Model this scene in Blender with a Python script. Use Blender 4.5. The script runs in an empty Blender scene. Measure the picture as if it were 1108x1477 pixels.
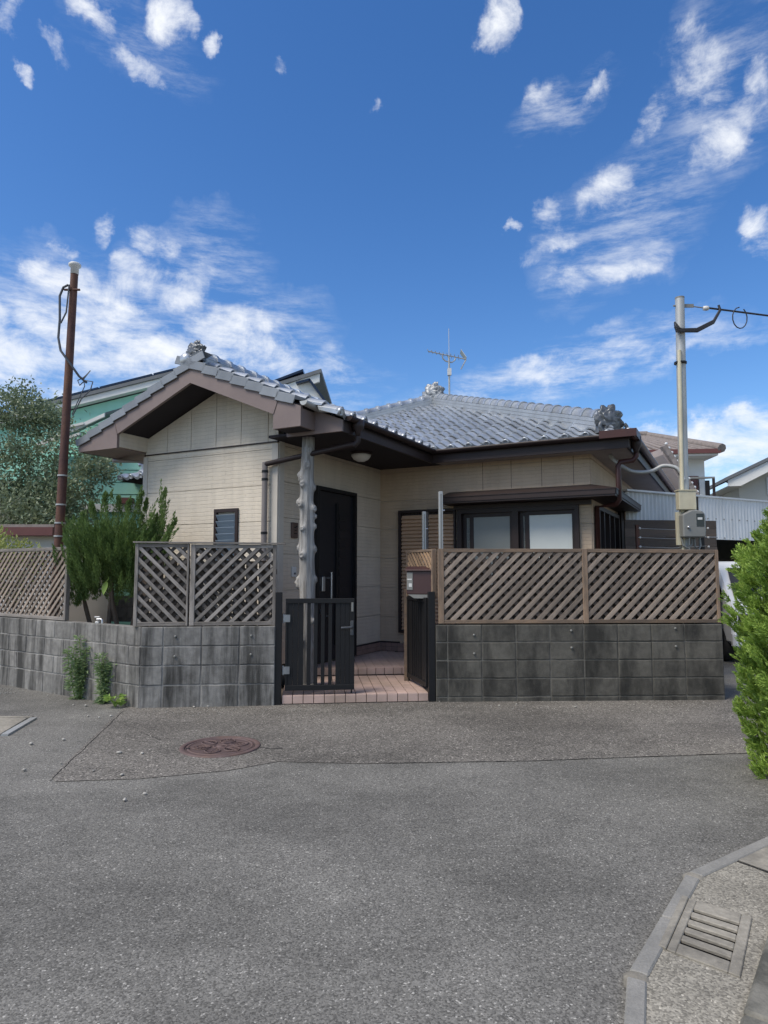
import bpy, bmesh, math, random
import numpy as np
from mathutils import Vector, Matrix, noise as mnoise

R = math.radians
random.seed(7)
rng = np.random.default_rng(11)
S = bpy.context.scene
COL = S.collection

# ------------------------------------------------------------------ camera
F_PX, HORIZON, CX, CY = 960.0, 822.0, 554.0, 738.5     # photograph is 1108 x 1477
CAM_H = 1.46
PITCH = math.atan((HORIZON - CY) / F_PX)
cam_d = bpy.data.cameras.new('camera')
cam = bpy.data.objects.new('camera', cam_d)
COL.objects.link(cam)
cam.location = (0, 0, CAM_H)
cam.rotation_euler = (math.pi / 2 + PITCH, 0, 0)
cam_d.sensor_fit = 'VERTICAL'
cam_d.sensor_height = 36.0
cam_d.lens = 36.0 * F_PX / 1477.0
cam_d.clip_start = 0.05
cam_d.clip_end = 2000
S.camera = cam

# ------------------------------------------------------------------ light
SUN_EL, SUN_AZ = 54.0, 238.0        # azimuth clockwise from +Y (behind the photographer, a little left)
SUN_STRENGTH, SUN_ANGLE = 2.0, 28.0
SKY_STRENGTH = 0.080
EXPOSURE = 0.85
sun_d = bpy.data.lights.new('sun', 'SUN')
sun = bpy.data.objects.new('sun', sun_d)
COL.objects.link(sun)
sun_d.energy = SUN_STRENGTH
sun_d.angle = R(SUN_ANGLE)
sun_d.color = (1.0, 0.92, 0.80)
_sd = Vector((math.sin(R(SUN_AZ)) * math.cos(R(SUN_EL)), math.cos(R(SUN_AZ)) * math.cos(R(SUN_EL)), math.sin(R(SUN_EL))))
sun.rotation_euler = _sd.to_track_quat('Z', 'Y').to_euler()
sun.location = _sd * 50
S.view_settings.view_transform = 'Standard'
S.view_settings.look = 'None'
S.view_settings.gamma = 1
S.view_settings.use_curve_mapping = False
S.view_settings.exposure = EXPOSURE


def pix_dir(u, v):
    """photo pixel -> world direction"""
    x, up = (u - CX) / F_PX, (CY - v) / F_PX
    return Vector((x, math.cos(PITCH) - up * math.sin(PITCH), math.sin(PITCH) + up * math.cos(PITCH)))


def pz(u, v, z=0.0):
    """point where the pixel's ray meets the height z"""
    d = pix_dir(u, v)
    t = (z - CAM_H) / d.z
    return Vector((d.x * t, d.y * t, z))


def py(u, v, Y):
    """point where the pixel's ray meets the distance Y"""
    d = pix_dir(u, v)
    t = Y / d.y
    return Vector((d.x * t, Y, CAM_H + d.z * t))


def to_px(p):
    d = Vector(p) - Vector((0, 0, CAM_H))
    f = d.y * math.cos(PITCH) + d.z * math.sin(PITCH)
    up = -d.y * math.sin(PITCH) + d.z * math.cos(PITCH)
    if f <= 0.01:
        return (-9999, -9999, f)
    return (CX + F_PX * d.x / f, CY - F_PX * up / f, f)


# ------------------------------------------------------------------ sky
world = bpy.data.worlds.new('World')
S.world = world
world.use_nodes = True
wn, wl = world.node_tree.nodes, world.node_tree.links
wn.clear()


def wnode(t, **kw):
    n = wn.new(t)
    for k, v in kw.items():
        setattr(n, k, v)
    return n


def wmath(op, a, b=None, c=None):
    n = wnode('ShaderNodeMath', operation=op)
    for i, x in enumerate((a, b, c)):
        if x is None:
            continue
        if isinstance(x, (int, float)):
            n.inputs[i].default_value = x
        else:
            wl.new(x, n.inputs[i])
    return n.outputs[0]


def wvec(op, a, b=None, scale=None):
    n = wnode('ShaderNodeVectorMath', operation=op)
    for i, x in enumerate((a, b)):
        if x is None:
            continue
        if isinstance(x, tuple):
            n.inputs[i].default_value = x
        else:
            wl.new(x, n.inputs[i])
    if scale is not None:
        n.inputs['Scale'].default_value = scale
    return n.outputs['Value'] if op == 'LENGTH' else n.outputs[0]


def wdot(a, const):
    n = wnode('ShaderNodeVectorMath', operation='DOT_PRODUCT')
    wl.new(a, n.inputs[0])
    n.inputs[1].default_value = const
    return n.outputs['Value']


tc = wnode('ShaderNodeTexCoord')
sky = wnode('ShaderNodeTexSky', sky_type='NISHITA')
sky.sun_disc = False
sky.sun_elevation = R(SUN_EL)
sky.sun_rotation = R(SUN_AZ)
sky.altitude = 0
sky.air_density = 1.0
sky.dust_density = 0.35
sky.ozone_density = 3.0
hs = wnode('ShaderNodeHueSaturation')
hs.inputs['Hue'].default_value = 0.507
hs.inputs['Saturation'].default_value = 1.27
hs.inputs['Value'].default_value = 1.16
wl.new(sky.outputs[0], hs.inputs['Color'])
sep = wnode('ShaderNodeSeparateXYZ')
wl.new(tc.outputs['Generated'], sep.inputs[0])
az = wmath('ARCTAN2', sep.outputs[0], sep.outputs[1])
el = wmath('ARCSINE', sep.outputs[2])
cmb = wnode('ShaderNodeCombineXYZ')
wl.new(az, cmb.inputs[0])
wl.new(el, cmb.inputs[1])
# warp
nw = wnode('ShaderNodeTexNoise')
nw.inputs['Scale'].default_value = 9.0
nw.inputs['Detail'].default_value = 6.0
nw.inputs['Roughness'].default_value = 0.6
nw.noise_dimensions = '2D'
wl.new(cmb.outputs[0], nw.inputs['Vector'])
warp = wvec('SCALE', wvec('SUBTRACT', nw.outputs['Color'], (0.5, 0.5, 0.5)), scale=0.09)
pos = wvec('ADD', cmb.outputs[0], warp)

# (u, v, half width px, half height px, rotation deg, strength) of every cloud in the photograph
CLOUDS = [
    (120, 8, 50, 22, 10, 0.8), (85, 62, 42, 17, 25, .62), (190, 80, 52, 20, 22, .66), (250, 20, 45, 40, 0, .9),
    (305, 46, 14, 22, 0, .6), (396, 72, 18, 18, 0, .45), (12, 28, 22, 34, 20, .7), (38, 102, 18, 14, 0, .5),
    (712, 38, 40, 44, -45, .95), (540, 146, 12, 10, 0, .28),
    (770, 150, 45, 22, -15, .4), (858, 132, 28, 16, 0, .55), (1010, 95, 60, 70, -50, .62), (1050, 190, 75, 36, -35, .72),
    (1100, 100, 30, 24, 0, .7), (890, 265, 56, 46, -25, .92), (930, 180, 22, 50, 30, .42), (795, 312, 34, 26, -30, .62),
    (742, 325, 16, 9, 0, .5), (800, 355, 80, 18, -8, .42), (885, 385, 115, 26, -10, .56), (1098, 330, 34, 28, 0, .6),
    (935, 350, 50, 18, -10, .35), (1090, 365, 40, 16, -5, .4),
    (225, 340, 36, 34, -20, .6), (270, 410, 80, 36, -25, .6), (190, 400, 46, 36, -35, .66), (150, 325, 14, 30, 25, .35),
    (80, 420, 90, 40, 0, .80), (110, 460, 95, 48, 5, 1.0), (40, 520, 120, 40, 0, .95), (180, 525, 140, 34, -4, .8),
    (330, 495, 95, 44, -14, .92), (375, 478, 40, 36, 0, .8), (260, 500, 80, 30, 0, .9), (410, 520, 60, 24, 10, .55),
    (85, 362, 22, 10, 5, .5), (20, 386, 24, 9, 5, .5), (470, 535, 60, 30, 0, .35), (-40, 470, 60, 70, 0, .8),
    (820, 530, 190, 26, -9, .42), (740, 545, 110, 16, -12, .34), (980, 505, 130, 16, -8, .36), (700, 575, 120, 16, -6, .3),
    (1030, 625, 100, 30, -2, 1.0), (1090, 650, 90, 50, 0, 1.0), (980, 612, 60, 14, -4, .7), (1000, 690, 80, 20, 0, .5),
    (60, 570, 160, 30, 0, .6),
]
field = None
for (u, v, rw, rh, rot, st) in CLOUDS:
    st = .26 + .76 * st
    d = pix_dir(u, v).normalized()
    a0, e0 = math.atan2(d.x, d.y), math.asin(d.z)
    k = 1.0 / F_PX * math.cos(a0) * max(0.55, math.cos(e0))
    ca, sa = math.cos(R(rot)), math.sin(R(rot))
    sx_, sy_ = 1.0 / (rw * k * 1.30), 1.0 / (rh * k * 1.30)
    ax = (ca * sx_, -sa * sx_, 0.0)
    ay = (sa * sy_, ca * sy_, 0.0)
    px = wmath('SUBTRACT', wdot(pos, ax), ax[0] * a0 + ax[1] * e0)
    py_ = wmath('SUBTRACT', wdot(pos, ay), ay[0] * a0 + ay[1] * e0)
    r2 = wmath('MULTIPLY_ADD', px, px, wmath('MULTIPLY', py_, py_))
    f = wmath('MULTIPLY_ADD', r2, -st, st)
    field = f if field is None else wmath('MAXIMUM', field, f)
# broken cloud goes on outside the view, cover raised to whiten the ambient light
nb = wnode('ShaderNodeTexNoise')
nb.inputs['Scale'].default_value = 2.2
nb.inputs['Detail'].default_value = 5.0
wl.new(tc.outputs['Generated'], nb.inputs['Vector'])
around = wmath('MULTIPLY', wmath('MAXIMUM', wmath('SUBTRACT', nb.outputs[0], 0.40), 0.0), 4.5)
mr = wnode('ShaderNodeMapRange', interpolation_type='SMOOTHSTEP')
mr.inputs['From Min'].default_value = 0.56
mr.inputs['From Max'].default_value = 0.75
wl.new(wmath('ABSOLUTE', az), mr.inputs['Value'])
mr2 = wnode('ShaderNodeMapRange', interpolation_type='SMOOTHSTEP')
mr2.inputs['From Min'].default_value = 0.78
mr2.inputs['From Max'].default_value = 0.95
wl.new(el, mr2.inputs['Value'])
outside = wmath('MAXIMUM', mr.outputs[0], mr2.outputs[0])
field = wmath('MAXIMUM', wmath('MAXIMUM', field, 0.0), wmath('MULTIPLY', around, outside))
# wisps
nf = wnode('ShaderNodeTexNoise', noise_dimensions='2D')
nf.inputs['Scale'].default_value = 10.0
nf.inputs['Detail'].default_value = 9.0
nf.inputs['Roughness'].default_value = 0.66
nf.inputs['Distortion'].default_value = 0.25
mpf = wnode('ShaderNodeMapping')
mpf.inputs['Rotation'].default_value = (0, 0, R(14))
mpf.inputs['Scale'].default_value = (1.0, 1.7, 1.0)
wl.new(cmb.outputs[0], mpf.inputs['Vector'])
wl.new(mpf.outputs[0], nf.inputs['Vector'])
dens = wmath('ADD', wmath('MULTIPLY', field, 1.2), wmath('MULTIPLY', wmath('SUBTRACT', nf.outputs[0], 0.54), 2.6))
gate = wnode('ShaderNodeMapRange', interpolation_type='SMOOTHSTEP')
gate.inputs['From Min'].default_value = 0.0
gate.inputs['From Max'].default_value = 0.45
wl.new(field, gate.inputs['Value'])
cm = wnode('ShaderNodeMapRange', interpolation_type='SMOOTHSTEP')
cm.inputs['From Min'].default_value = 0.16
cm.inputs['From Max'].default_value = 1.55
wl.new(dens, cm.inputs['Value'])
cover = wmath('MULTIPLY', cm.outputs[0], gate.outputs[0])
cover = wmath('MULTIPLY', cover, 0.96)
# thin veils of high cloud
VEILS = [(830, 528, 260, 46, -9, .75), (985, 500, 170, 26, -8, .6), (1040, 130, 120, 150, 0, .55), (900, 320, 190, 110, -30, .5), (270, 400, 150, 100, -25, .6), (480, 545, 110, 46, 0, .6),
         (1010, 640, 240, 60, 0, .9), (810, 150, 120, 40, -15, .6), (330, 490, 200, 90, -10, .7), (110, 480, 280, 130, 0, .8), (200, 60, 190, 60, 15, .35), (700, 570, 170, 24, -6, .55)]
vf = None
for (u, v, rw, rh, rot, st) in VEILS:
    d = pix_dir(u, v).normalized()
    a0, e0 = math.atan2(d.x, d.y), math.asin(d.z)
    k = 1.0 / F_PX * math.cos(a0) * max(0.55, math.cos(e0))
    ca, sa = math.cos(R(rot)), math.sin(R(rot))
    ax = (ca / (rw * k), -sa / (rw * k), 0.0)
    ay = (sa / (rh * k), ca / (rh * k), 0.0)
    px = wmath('SUBTRACT', wdot(pos, ax), ax[0] * a0 + ax[1] * e0)
    py_ = wmath('SUBTRACT', wdot(pos, ay), ay[0] * a0 + ay[1] * e0)
    r2 = wmath('MULTIPLY_ADD', px, px, wmath('MULTIPLY', py_, py_))
    f = wmath('MAXIMUM', wmath('MULTIPLY_ADD', r2, -st, st), 0.0)
    vf = f if vf is None else wmath('MAXIMUM', vf, f)
ns = wnode('ShaderNodeTexNoise', noise_dimensions='2D')
ns.inputs['Scale'].default_value = 7.0
ns.inputs['Detail'].default_value = 8.0
ns.inputs['Roughness'].default_value = 0.7
mps = wnode('ShaderNodeMapping')
mps.inputs['Rotation'].default_value = (0, 0, R(-12))
mps.inputs['Scale'].default_value = (1.0, 4.5, 1.0)
wl.new(cmb.outputs[0], mps.inputs['Vector'])
wl.new(mps.outputs[0], ns.inputs['Vector'])
vs_ = wnode('ShaderNodeMapRange', interpolation_type='SMOOTHSTEP')
vs_.inputs['From Min'].default_value = 0.36
vs_.inputs['From Max'].default_value = 0.80
wl.new(ns.outputs[0], vs_.inputs['Value'])
veil = wmath('MULTIPLY', wmath('MULTIPLY', vf, vs_.outputs[0]), 0.85)
cover = wmath('SUBTRACT', 1.0, wmath('MULTIPLY', wmath('SUBTRACT', 1.0, cover), wmath('SUBTRACT', 1.0, veil)))
mixc = wnode('ShaderNodeMix', data_type='RGBA')
wl.new(cover, mixc.inputs['Factor'])
wl.new(hs.outputs[0], mixc.inputs['A'])
mixc.inputs['B'].default_value = (7.0, 7.2, 7.5, 1)
bg = wnode('ShaderNodeBackground')
bg.inputs['Strength'].default_value = SKY_STRENGTH
wl.new(mixc.outputs['Result'], bg.inputs['Color'])
wo = wnode('ShaderNodeOutputWorld')
wl.new(bg.outputs[0], wo.inputs['Surface'])

# ------------------------------------------------------------------ helpers: objects


def prop(o, label=None, cat=None, group=None, kind=None):
    if label:
        o['label'] = label
    if cat:
        o['category'] = cat
    if group:
        o['group'] = group
    if kind:
        o['kind'] = kind
    return o


def empty(name, loc=(0, 0, 0), rz=0.0, parent=None):
    o = bpy.data.objects.new(name, None)
    COL.objects.link(o)
    o.location = loc
    o.rotation_euler = (0, 0, rz)
    o.empty_display_size = 0.1
    if parent:
        o.parent = parent
    return o


def thing(name, label, cat, loc=(0, 0, 0), rz=0.0, group=None):
    return prop(empty(name, loc, rz), label, cat, group)


def link(name, me, m=None, parent=None, mat=None):
    o = bpy.data.objects.new(name, me)
    COL.objects.link(o)
    if parent:
        o.parent = parent
    if m is not None:
        o.matrix_local = m
    if mat is not None and not me.materials:
        me.materials.append(mat)
    return o


class MB:
    """collects geometry for ONE mesh object"""

    def __init__(self):
        self.v, self.f, self.s = [], [], []

    def add(self, vs, fs, smooth=False):
        b = len(self.v)
        self.v += [tuple(x) for x in vs]
        self.f += [tuple(b + i for i in q) for q in fs]
        self.s += [smooth] * len(fs)
        return self

    def box(self, x0, x1, y0, y1, z0, z1, m=None):
        vs = [(x, y, z) for z in (z0, z1) for y in (y0, y1) for x in (x0, x1)]
        if m is not None:
            vs = [m @ Vector(p) for p in vs]
        return self.add(vs, [(0, 2, 3, 1), (4, 5, 7, 6), (0, 1, 5, 4), (2, 6, 7, 3), (0, 4, 6, 2), (1, 3, 7, 5)])

    def bar(self, p, q, w, t, up=(0, 0, 1)):
        """box along p-q, width w across, thickness t along 'up'"""
        p, q = Vector(p), Vector(q)
        d = q - p
        L = d.length
        d.normalize()
        up = Vector(up)
        side = d.cross(up)
        if side.length < 1e-5:
            side = d.cross(Vector((1, 0, 0)))
        side.normalize()
        n = side.cross(d).normalized()
        m = Matrix.Translation(p) @ Matrix((d, side, n)).transposed().to_4x4()
        return self.box(0, L, -w / 2, w / 2, -t / 2, t / 2, m)

    def prism(self, poly, off):
        """extrude the 3D polygon 'poly' by the vector off"""
        off = Vector(off)
        n = len(poly)
        vs = [Vector(p) for p in poly] + [Vector(p) + off for p in poly]
        fs = [tuple(range(n - 1, -1, -1)), tuple(range(n, 2 * n))]
        for i in range(n):
            j = (i + 1) % n
            fs.append((i, j, n + j, n + i))
        return self.add(vs, fs)

    def tube(self, pts, r, n=10, smooth=True, caps=True, half=None):
        pts = [Vector(p) for p in pts]
        rs = r if isinstance(r, (list, tuple)) else [r] * len(pts)
        prev = None
        rings = []
        for i, p in enumerate(pts):
            a = pts[max(i - 1, 0)]
            b = pts[min(i + 1, len(pts) - 1)]
            t = (b - a).normalized()
            if prev is None:
                prev = t.cross(Vector((0, 0, 1)))
                if prev.length < 1e-3:
                    prev = Vector((1, 0, 0))
            x = (prev - t * prev.dot(t)).normalized()
            prev = x
            y = t.cross(x)
            rings.append([p + (x * math.cos(2 * math.pi * k / n) + y * math.sin(2 * math.pi * k / n)) * rs[i] for k in range(n)])
        vs = [q for rg in rings for q in rg]
        fs = []
        for i in range(len(pts) - 1):
            for k in range(n):
                k2 = (k + 1) % n
                fs.append((i * n + k, i * n + k2, (i + 1) * n + k2, (i + 1) * n + k))
        self.add(vs, fs, smooth)
        if caps:
            self.add(rings[0], [tuple(range(n - 1, -1, -1))])
            self.add(rings[-1], [tuple(range(n))])
        return self

    def lathe(self, prof, n=24, m=None, smooth=True, caps=True):
        """prof: (r, z) pairs"""
        vs, fs = [], []
        for (r, z) in prof:
            for k in range(n):
                p = Vector((r * math.cos(2 * math.pi * k / n), r * math.sin(2 * math.pi * k / n), z))
                vs.append(m @ p if m is not None else p)
        for i in range(len(prof) - 1):
            for k in range(n):
                k2 = (k + 1) % n
                fs.append((i * n + k, i * n + k2, (i + 1) * n + k2, (i + 1) * n + k))
        if caps and prof[0][0] > 1e-4:
            fs.append(tuple(range(n - 1, -1, -1)))
        if caps and prof[-1][0] > 1e-4:
            e = (len(prof) - 1) * n
            fs.append(tuple(e + k for k in range(n)))
        return self.add(vs, fs, smooth)

    def mesh(self, name, mat=None, bevel=0.0):
        me = bpy.data.meshes.new(name)
        me.from_pydata(self.v, [], self.f)
        me.polygons.foreach_set('use_smooth', self.s)
        if bevel:
            bm = bmesh.new()
            bm.from_mesh(me)
            bmesh.ops.bevel(bm, geom=list(bm.edges), offset=bevel, segments=1, affect='EDGES', clamp_overlap=True)
            bm.to_mesh(me)
            bm.free()
        if mat is not None:
            me.materials.append(mat)
        me.update()
        return me

    def build(self, name, mat, parent=None, bevel=0.0):
        return link(name, self.mesh(name, mat, bevel), None, parent)


def box_part(name, mat, parent, *b, bevel=0.0):
    return MB().box(*b).build(name, mat, parent, bevel)


# ------------------------------------------------------------------ helpers: materials
MATS = {}


def material(name, col, rough=0.7, metal=0.0, var=0.12, scale=6.0, bump=0.15, bscale=60.0, rand=0.0, coords='Position',
             stretch=(1, 1, 1), stain=None, stain_amt=0.0, stain_scale=1.2, stain_stretch=(1, 1, .35), spec=0.5, detail=5.0, bdist=0.01):
    m = bpy.data.materials.new(name)
    m.use_nodes = True
    nt = m.node_tree
    n, l = nt.nodes, nt.links
    n.clear()
    out = n.new('ShaderNodeOutputMaterial')
    bs = n.new('ShaderNodeBsdfPrincipled')
    l.new(bs.outputs[0], out.inputs[0])
    bs.inputs['Roughness'].default_value = rough
    bs.inputs['Metallic'].default_value = metal
    bs.inputs['Specular IOR Level'].default_value = spec
    if coords == 'Position':
        g = n.new('ShaderNodeNewGeometry')
        vec = g.outputs['Position']
    else:
        g = n.new('ShaderNodeTexCoord')
        vec = g.outputs[coords]
    mp = n.new('ShaderNodeMapping')
    mp.inputs['Scale'].default_value = stretch
    l.new(vec, mp.inputs['Vector'])
    oi = n.new('ShaderNodeObjectInfo')
    if coords == 'Object':
        ad = n.new('ShaderNodeVectorMath')
        ad.operation = 'ADD'
        sc = n.new('ShaderNodeMath')
        sc.operation = 'MULTIPLY'
        sc.inputs[1].default_value = 37.0
        l.new(oi.outputs['Random'], sc.inputs[0])
        l.new(vec, ad.inputs[0])
        l.new(sc.outputs[0], ad.inputs[1])
        l.new(ad.outputs[0], mp.inputs['Vector'])
    nz = n.new('ShaderNodeTexNoise')
    nz.inputs['Scale'].default_value = scale
    nz.inputs['Detail'].default_value = detail
    nz.inputs['Roughness'].default_value = 0.6
    l.new(mp.outputs[0], nz.inputs['Vector'])
    # value factor = 1 + var*(noise-.5)*2 + rand*(random-.5)*2
    a = n.new('ShaderNodeMath')
    a.operation = 'MULTIPLY_ADD'
    a.inputs[1].default_value = 4.0 * var
    a.inputs[2].default_value = 1.0 - 2.0 * var
    l.new(nz.outputs[0], a.inputs[0])
    fac = a.outputs[0]
    if rand:
        b = n.new('ShaderNodeMath')
        b.operation = 'MULTIPLY_ADD'
        b.inputs[1].default_value = 2.0 * rand
        b.inputs[2].default_value = -rand
        l.new(oi.outputs['Random'], b.inputs[0])
        c = n.new('ShaderNodeMath')
        c.operation = 'ADD'
        l.new(fac, c.inputs[0])
        l.new(b.outputs[0], c.inputs[1])
        fac = c.outputs[0]
    vm = n.new('ShaderNodeVectorMath')
    vm.operation = 'SCALE'
    vm.inputs[0].default_value = col[:3]
    l.new(fac, vm.inputs['Scale'])
    color = vm.outputs[0]
    if stain is not None:
        mp2 = n.new('ShaderNodeMapping')
        mp2.inputs['Scale'].default_value = stain_stretch
        l.new(vec, mp2.inputs['Vector'])
        n2 = n.new('ShaderNodeTexNoise')
        n2.inputs['Scale'].default_value = stain_scale
        n2.inputs['Detail'].default_value = 7.0
        n2.inputs['Roughness'].default_value = 0.65
        l.new(mp2.outputs[0], n2.inputs['Vector'])
        r = n.new('ShaderNodeMapRange')
        r.inputs['From Min'].default_value = 0.43
        r.inputs['From Max'].default_value = 0.62
        r.inputs['To Max'].default_value = stain_amt
        l.new(n2.outputs[0], r.inputs['Value'])
        mx = n.new('ShaderNodeMix')
        mx.data_type = 'RGBA'
        l.new(r.outputs[0], mx.inputs['Factor'])
        l.new(color, mx.inputs['A'])
        mx.inputs['B'].default_value = (*stain[:3], 1)
        color = mx.outputs['Result']
    l.new(color, bs.inputs['Base Color'])
    if bump:
        nb_ = n.new('ShaderNodeTexNoise')
        nb_.inputs['Scale'].default_value = bscale
        nb_.inputs['Detail'].default_value = 4.0
        l.new(mp.outputs[0], nb_.inputs['Vector'])
        bp = n.new('ShaderNodeBump')
        bp.inputs['Strength'].default_value = bump
        bp.inputs['Distance'].default_value = bdist
        l.new(nb_.outputs[0], bp.inputs['Height'])
        l.new(bp.outputs[0], bs.inputs['Normal'])
    MATS[name] = m
    m['bsdf'] = bs.name
    return m


def tree_of(m):
    nt = m.node_tree
    bs = nt.nodes[m['bsdf']]
    return nt.nodes, nt.links, bs


def asphalt(name, col, size, contrast, white, big=0.10):
    """crushed-stone surface: each cell a stone of its own grey, a few pale ones"""
    m = material(name, col, rough=0.92, var=big, scale=0.55, bump=0, detail=3.0, spec=0.3, stain=tuple(c * .55 for c in col), stain_amt=.7, stain_scale=.55, stain_stretch=(1, 1.6, 1))
    n, l, bs = tree_of(m)
    base = bs.inputs['Base Color'].links[0].from_socket
    g = n.new('ShaderNodeNewGeometry')
    vo = n.new('ShaderNodeTexVoronoi')
    vo.inputs['Scale'].default_value = 1.0 / size
    l.new(g.outputs['Position'], vo.inputs['Vector'])
    sp = n.new('ShaderNodeSeparateColor')
    l.new(vo.outputs['Color'], sp.inputs[0])
    f = n.new('ShaderNodeMath')
    f.operation = 'MULTIPLY_ADD'
    f.inputs[1].default_value = contrast * 2
    f.inputs[2].default_value = 1 - contrast
    l.new(sp.outputs[0], f.inputs[0])
    hi = n.new('ShaderNodeMapRange')
    hi.inputs['From Min'].default_value = 0.955
    hi.inputs['From Max'].default_value = 0.99
    hi.inputs['To Max'].default_value = white
    l.new(sp.outputs[1], hi.inputs['Value'])
    # medium patches
    nz = n.new('ShaderNodeTexNoise')
    nz.inputs['Scale'].default_value = 6.0
    nz.inputs['Detail'].default_value = 8.0
    nz.inputs['Roughness'].default_value = 0.7
    l.new(g.outputs['Position'], nz.inputs['Vector'])
    pm = n.new('ShaderNodeMath')
    pm.operation = 'MULTIPLY_ADD'
    pm.inputs[1].default_value = 0.5
    pm.inputs[2].default_value = 0.75
    l.new(nz.outputs[0], pm.inputs[0])
    t = n.new('ShaderNodeMath')
    t.operation = 'MULTIPLY'
    l.new(f.outputs[0], t.inputs[0])
    l.new(pm.outputs[0], t.inputs[1])
    s = n.new('ShaderNodeMath')
    s.operation = 'ADD'
    l.new(t.outputs[0], s.inputs[0])
    l.new(hi.outputs[0], s.inputs[1])
    vm = n.new('ShaderNodeVectorMath')
    vm.operation = 'SCALE'
    l.new(base, vm.inputs[0])
    l.new(s.outputs[0], vm.inputs['Scale'])
    l.new(vm.outputs[0], bs.inputs['Base Color'])
    bp = n.new('ShaderNodeBump')
    bp.inputs['Strength'].default_value = 0.3
    bp.inputs['Distance'].default_value = size * 0.5
    l.new(vo.outputs['Distance'], bp.inputs['Height'])
    bp.invert = True
    l.new(bp.outputs[0], bs.inputs['Normal'])
    return m


M_ASPH = asphalt('asphalt', (0.158, 0.152, 0.136), 0.0068, 0.45, 1.5, 0.24)
M_ASPH_OLD = asphalt('worn_asphalt', (0.150, 0.139, 0.122), 0.0095, 0.6, 2.0, 0.26)
M_APRON = asphalt('pebbled_concrete', (0.27, 0.25, 0.205), 0.0075, 0.42, 0.7, 0.2)
M_YARD = material('yard_soil', (0.14, 0.11, 0.085), 0.95, var=.25, bump=.5, bscale=30)
M_KERB = material('granite_kerb', (0.26, 0.25, 0.225), .85, var=.18, scale=90, bump=.3, bscale=140, stain=(.12, .12, .11), stain_amt=.4, stain_scale=4)
M_CONC = material('drain_concrete', (0.30, 0.275, 0.225), .9, var=.25, scale=40, bump=.3, bscale=120, stain=(.13, .12, .10), stain_amt=.75, stain_scale=3.0, stain_stretch=(1, 1, 1))
M_CONC_DK = material('dark_stained_concrete', (0.19, 0.18, 0.15), .9, var=.25, scale=12, bump=.4, bscale=70, stain=(.05, .05, .04), stain_amt=.8, stain_scale=5)  # dark grey with uneven darker patches
M_DARK = material('dark_void', (0.012, 0.012, 0.012), .9, var=.1, bump=0)
M_BLOCK_L = material('weathered_block', (0.23, 0.222, 0.205), .93, var=.3, scale=14, bump=.5, bscale=120, rand=.16, stain=(.032, .031, .028), stain_amt=.92, stain_scale=2.6, stain_stretch=(2.4, 2.4, .26))
M_BLOCK_R = material('grimy_block', (0.100, 0.094, 0.079), .93, var=.3, scale=14, bump=.5, bscale=120, rand=.24, stain=(.018, .0175, .015), stain_amt=.85, stain_scale=2.4, stain_stretch=(1.5, 1.5, .5))
M_MORTAR_L = material('mortar', (0.30, 0.29, 0.27), .95, var=.3, scale=20, bump=.3, bscale=90, stain=(.07, .065, .06), stain_amt=.85, stain_scale=3)
M_MORTAR_R = material('grimy_mortar', (0.135, 0.128, 0.11), .95, var=.3, scale=20, bump=.3, bscale=90, stain=(.05, .048, .042), stain_amt=.9, stain_scale=3)
WOODS = {}


def wood(name, col, rand=.34, stain=(.08, .07, .06)):
    return material(name, col, .85, var=.22, scale=9, bump=.35, bscale=40, rand=rand, coords='Object', stretch=(1.2, 14, 14),
                    stain=stain, stain_amt=.55, stain_scale=3.0, stain_stretch=(.8, 5, 5))


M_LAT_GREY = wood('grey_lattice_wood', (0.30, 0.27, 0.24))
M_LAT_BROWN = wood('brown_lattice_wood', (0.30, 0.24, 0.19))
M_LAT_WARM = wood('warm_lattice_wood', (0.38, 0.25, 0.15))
M_LAT_BACK = wood('old_shaded_lattice_wood', (0.105, 0.080, 0.062))  # older back wood, darkened to stand for shade behind the front slats
M_LAT_BACK_G = wood('old_grey_shaded_lattice_wood', (0.080, 0.069, 0.060))  # grey back wood, its darker tone painting in the same shade
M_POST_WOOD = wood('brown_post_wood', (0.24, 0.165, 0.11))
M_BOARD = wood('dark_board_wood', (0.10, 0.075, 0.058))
M_LOG = material('bleached_log', (0.35, 0.34, 0.32), .85, var=.3, scale=14, bump=.6, bscale=34, stretch=(3, 3, .22), stain=(.13, .12, .11), stain_amt=.8, stain_scale=8, stain_stretch=(2.6, 2.6, .22))
M_RUST = material('rusty_iron', (0.075, 0.033, 0.027), .75, var=.3, scale=9, bump=.3, bscale=50, stain=(.17, .075, .035), stain_amt=.6, stain_scale=2.6, stain_stretch=(2, 2, .6))
M_GALV = material('galvanised_steel', (0.42, 0.43, 0.42), .5, metal=.35, var=.12, scale=8, bump=.06, bscale=60, stain=(.30, .29, .26), stain_amt=.5, stain_scale=3)
M_BLACK = material('black_aluminium', (0.011, 0.011, 0.012), .5, spec=.3, var=.12, scale=12, bump=.03, bscale=200)
M_GALV_DK = material('dull_hinge_steel', (0.26, 0.27, 0.28), .4, metal=.6, var=.2, scale=20, bump=.05)
M_BLACK_CABLE = material('black_cable', (0.025, 0.025, 0.028), .55, var=.1, bump=0)
M_GREYMET = material('dark_grey_metal', (0.07, 0.075, 0.082), .45, metal=.2, var=.1, bump=.02)
M_STEEL = material('brushed_steel', (0.55, 0.55, 0.55), .35, metal=.85, var=.08, scale=20, bump=.03)
M_BROWN_TRIM = material('brown_fascia', (0.205, 0.158, 0.145), .6, var=.08, scale=4, bump=.06, bscale=50, stain=(.13, .10, .095), stain_amt=.5, stain_scale=2.0, stain_stretch=(1, 1, 1))
M_SOFFIT = material('dark_soffit', (0.030, 0.026, 0.030), .8, spec=.25, var=.08, scale=4, bump=.05, bscale=60)
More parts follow.
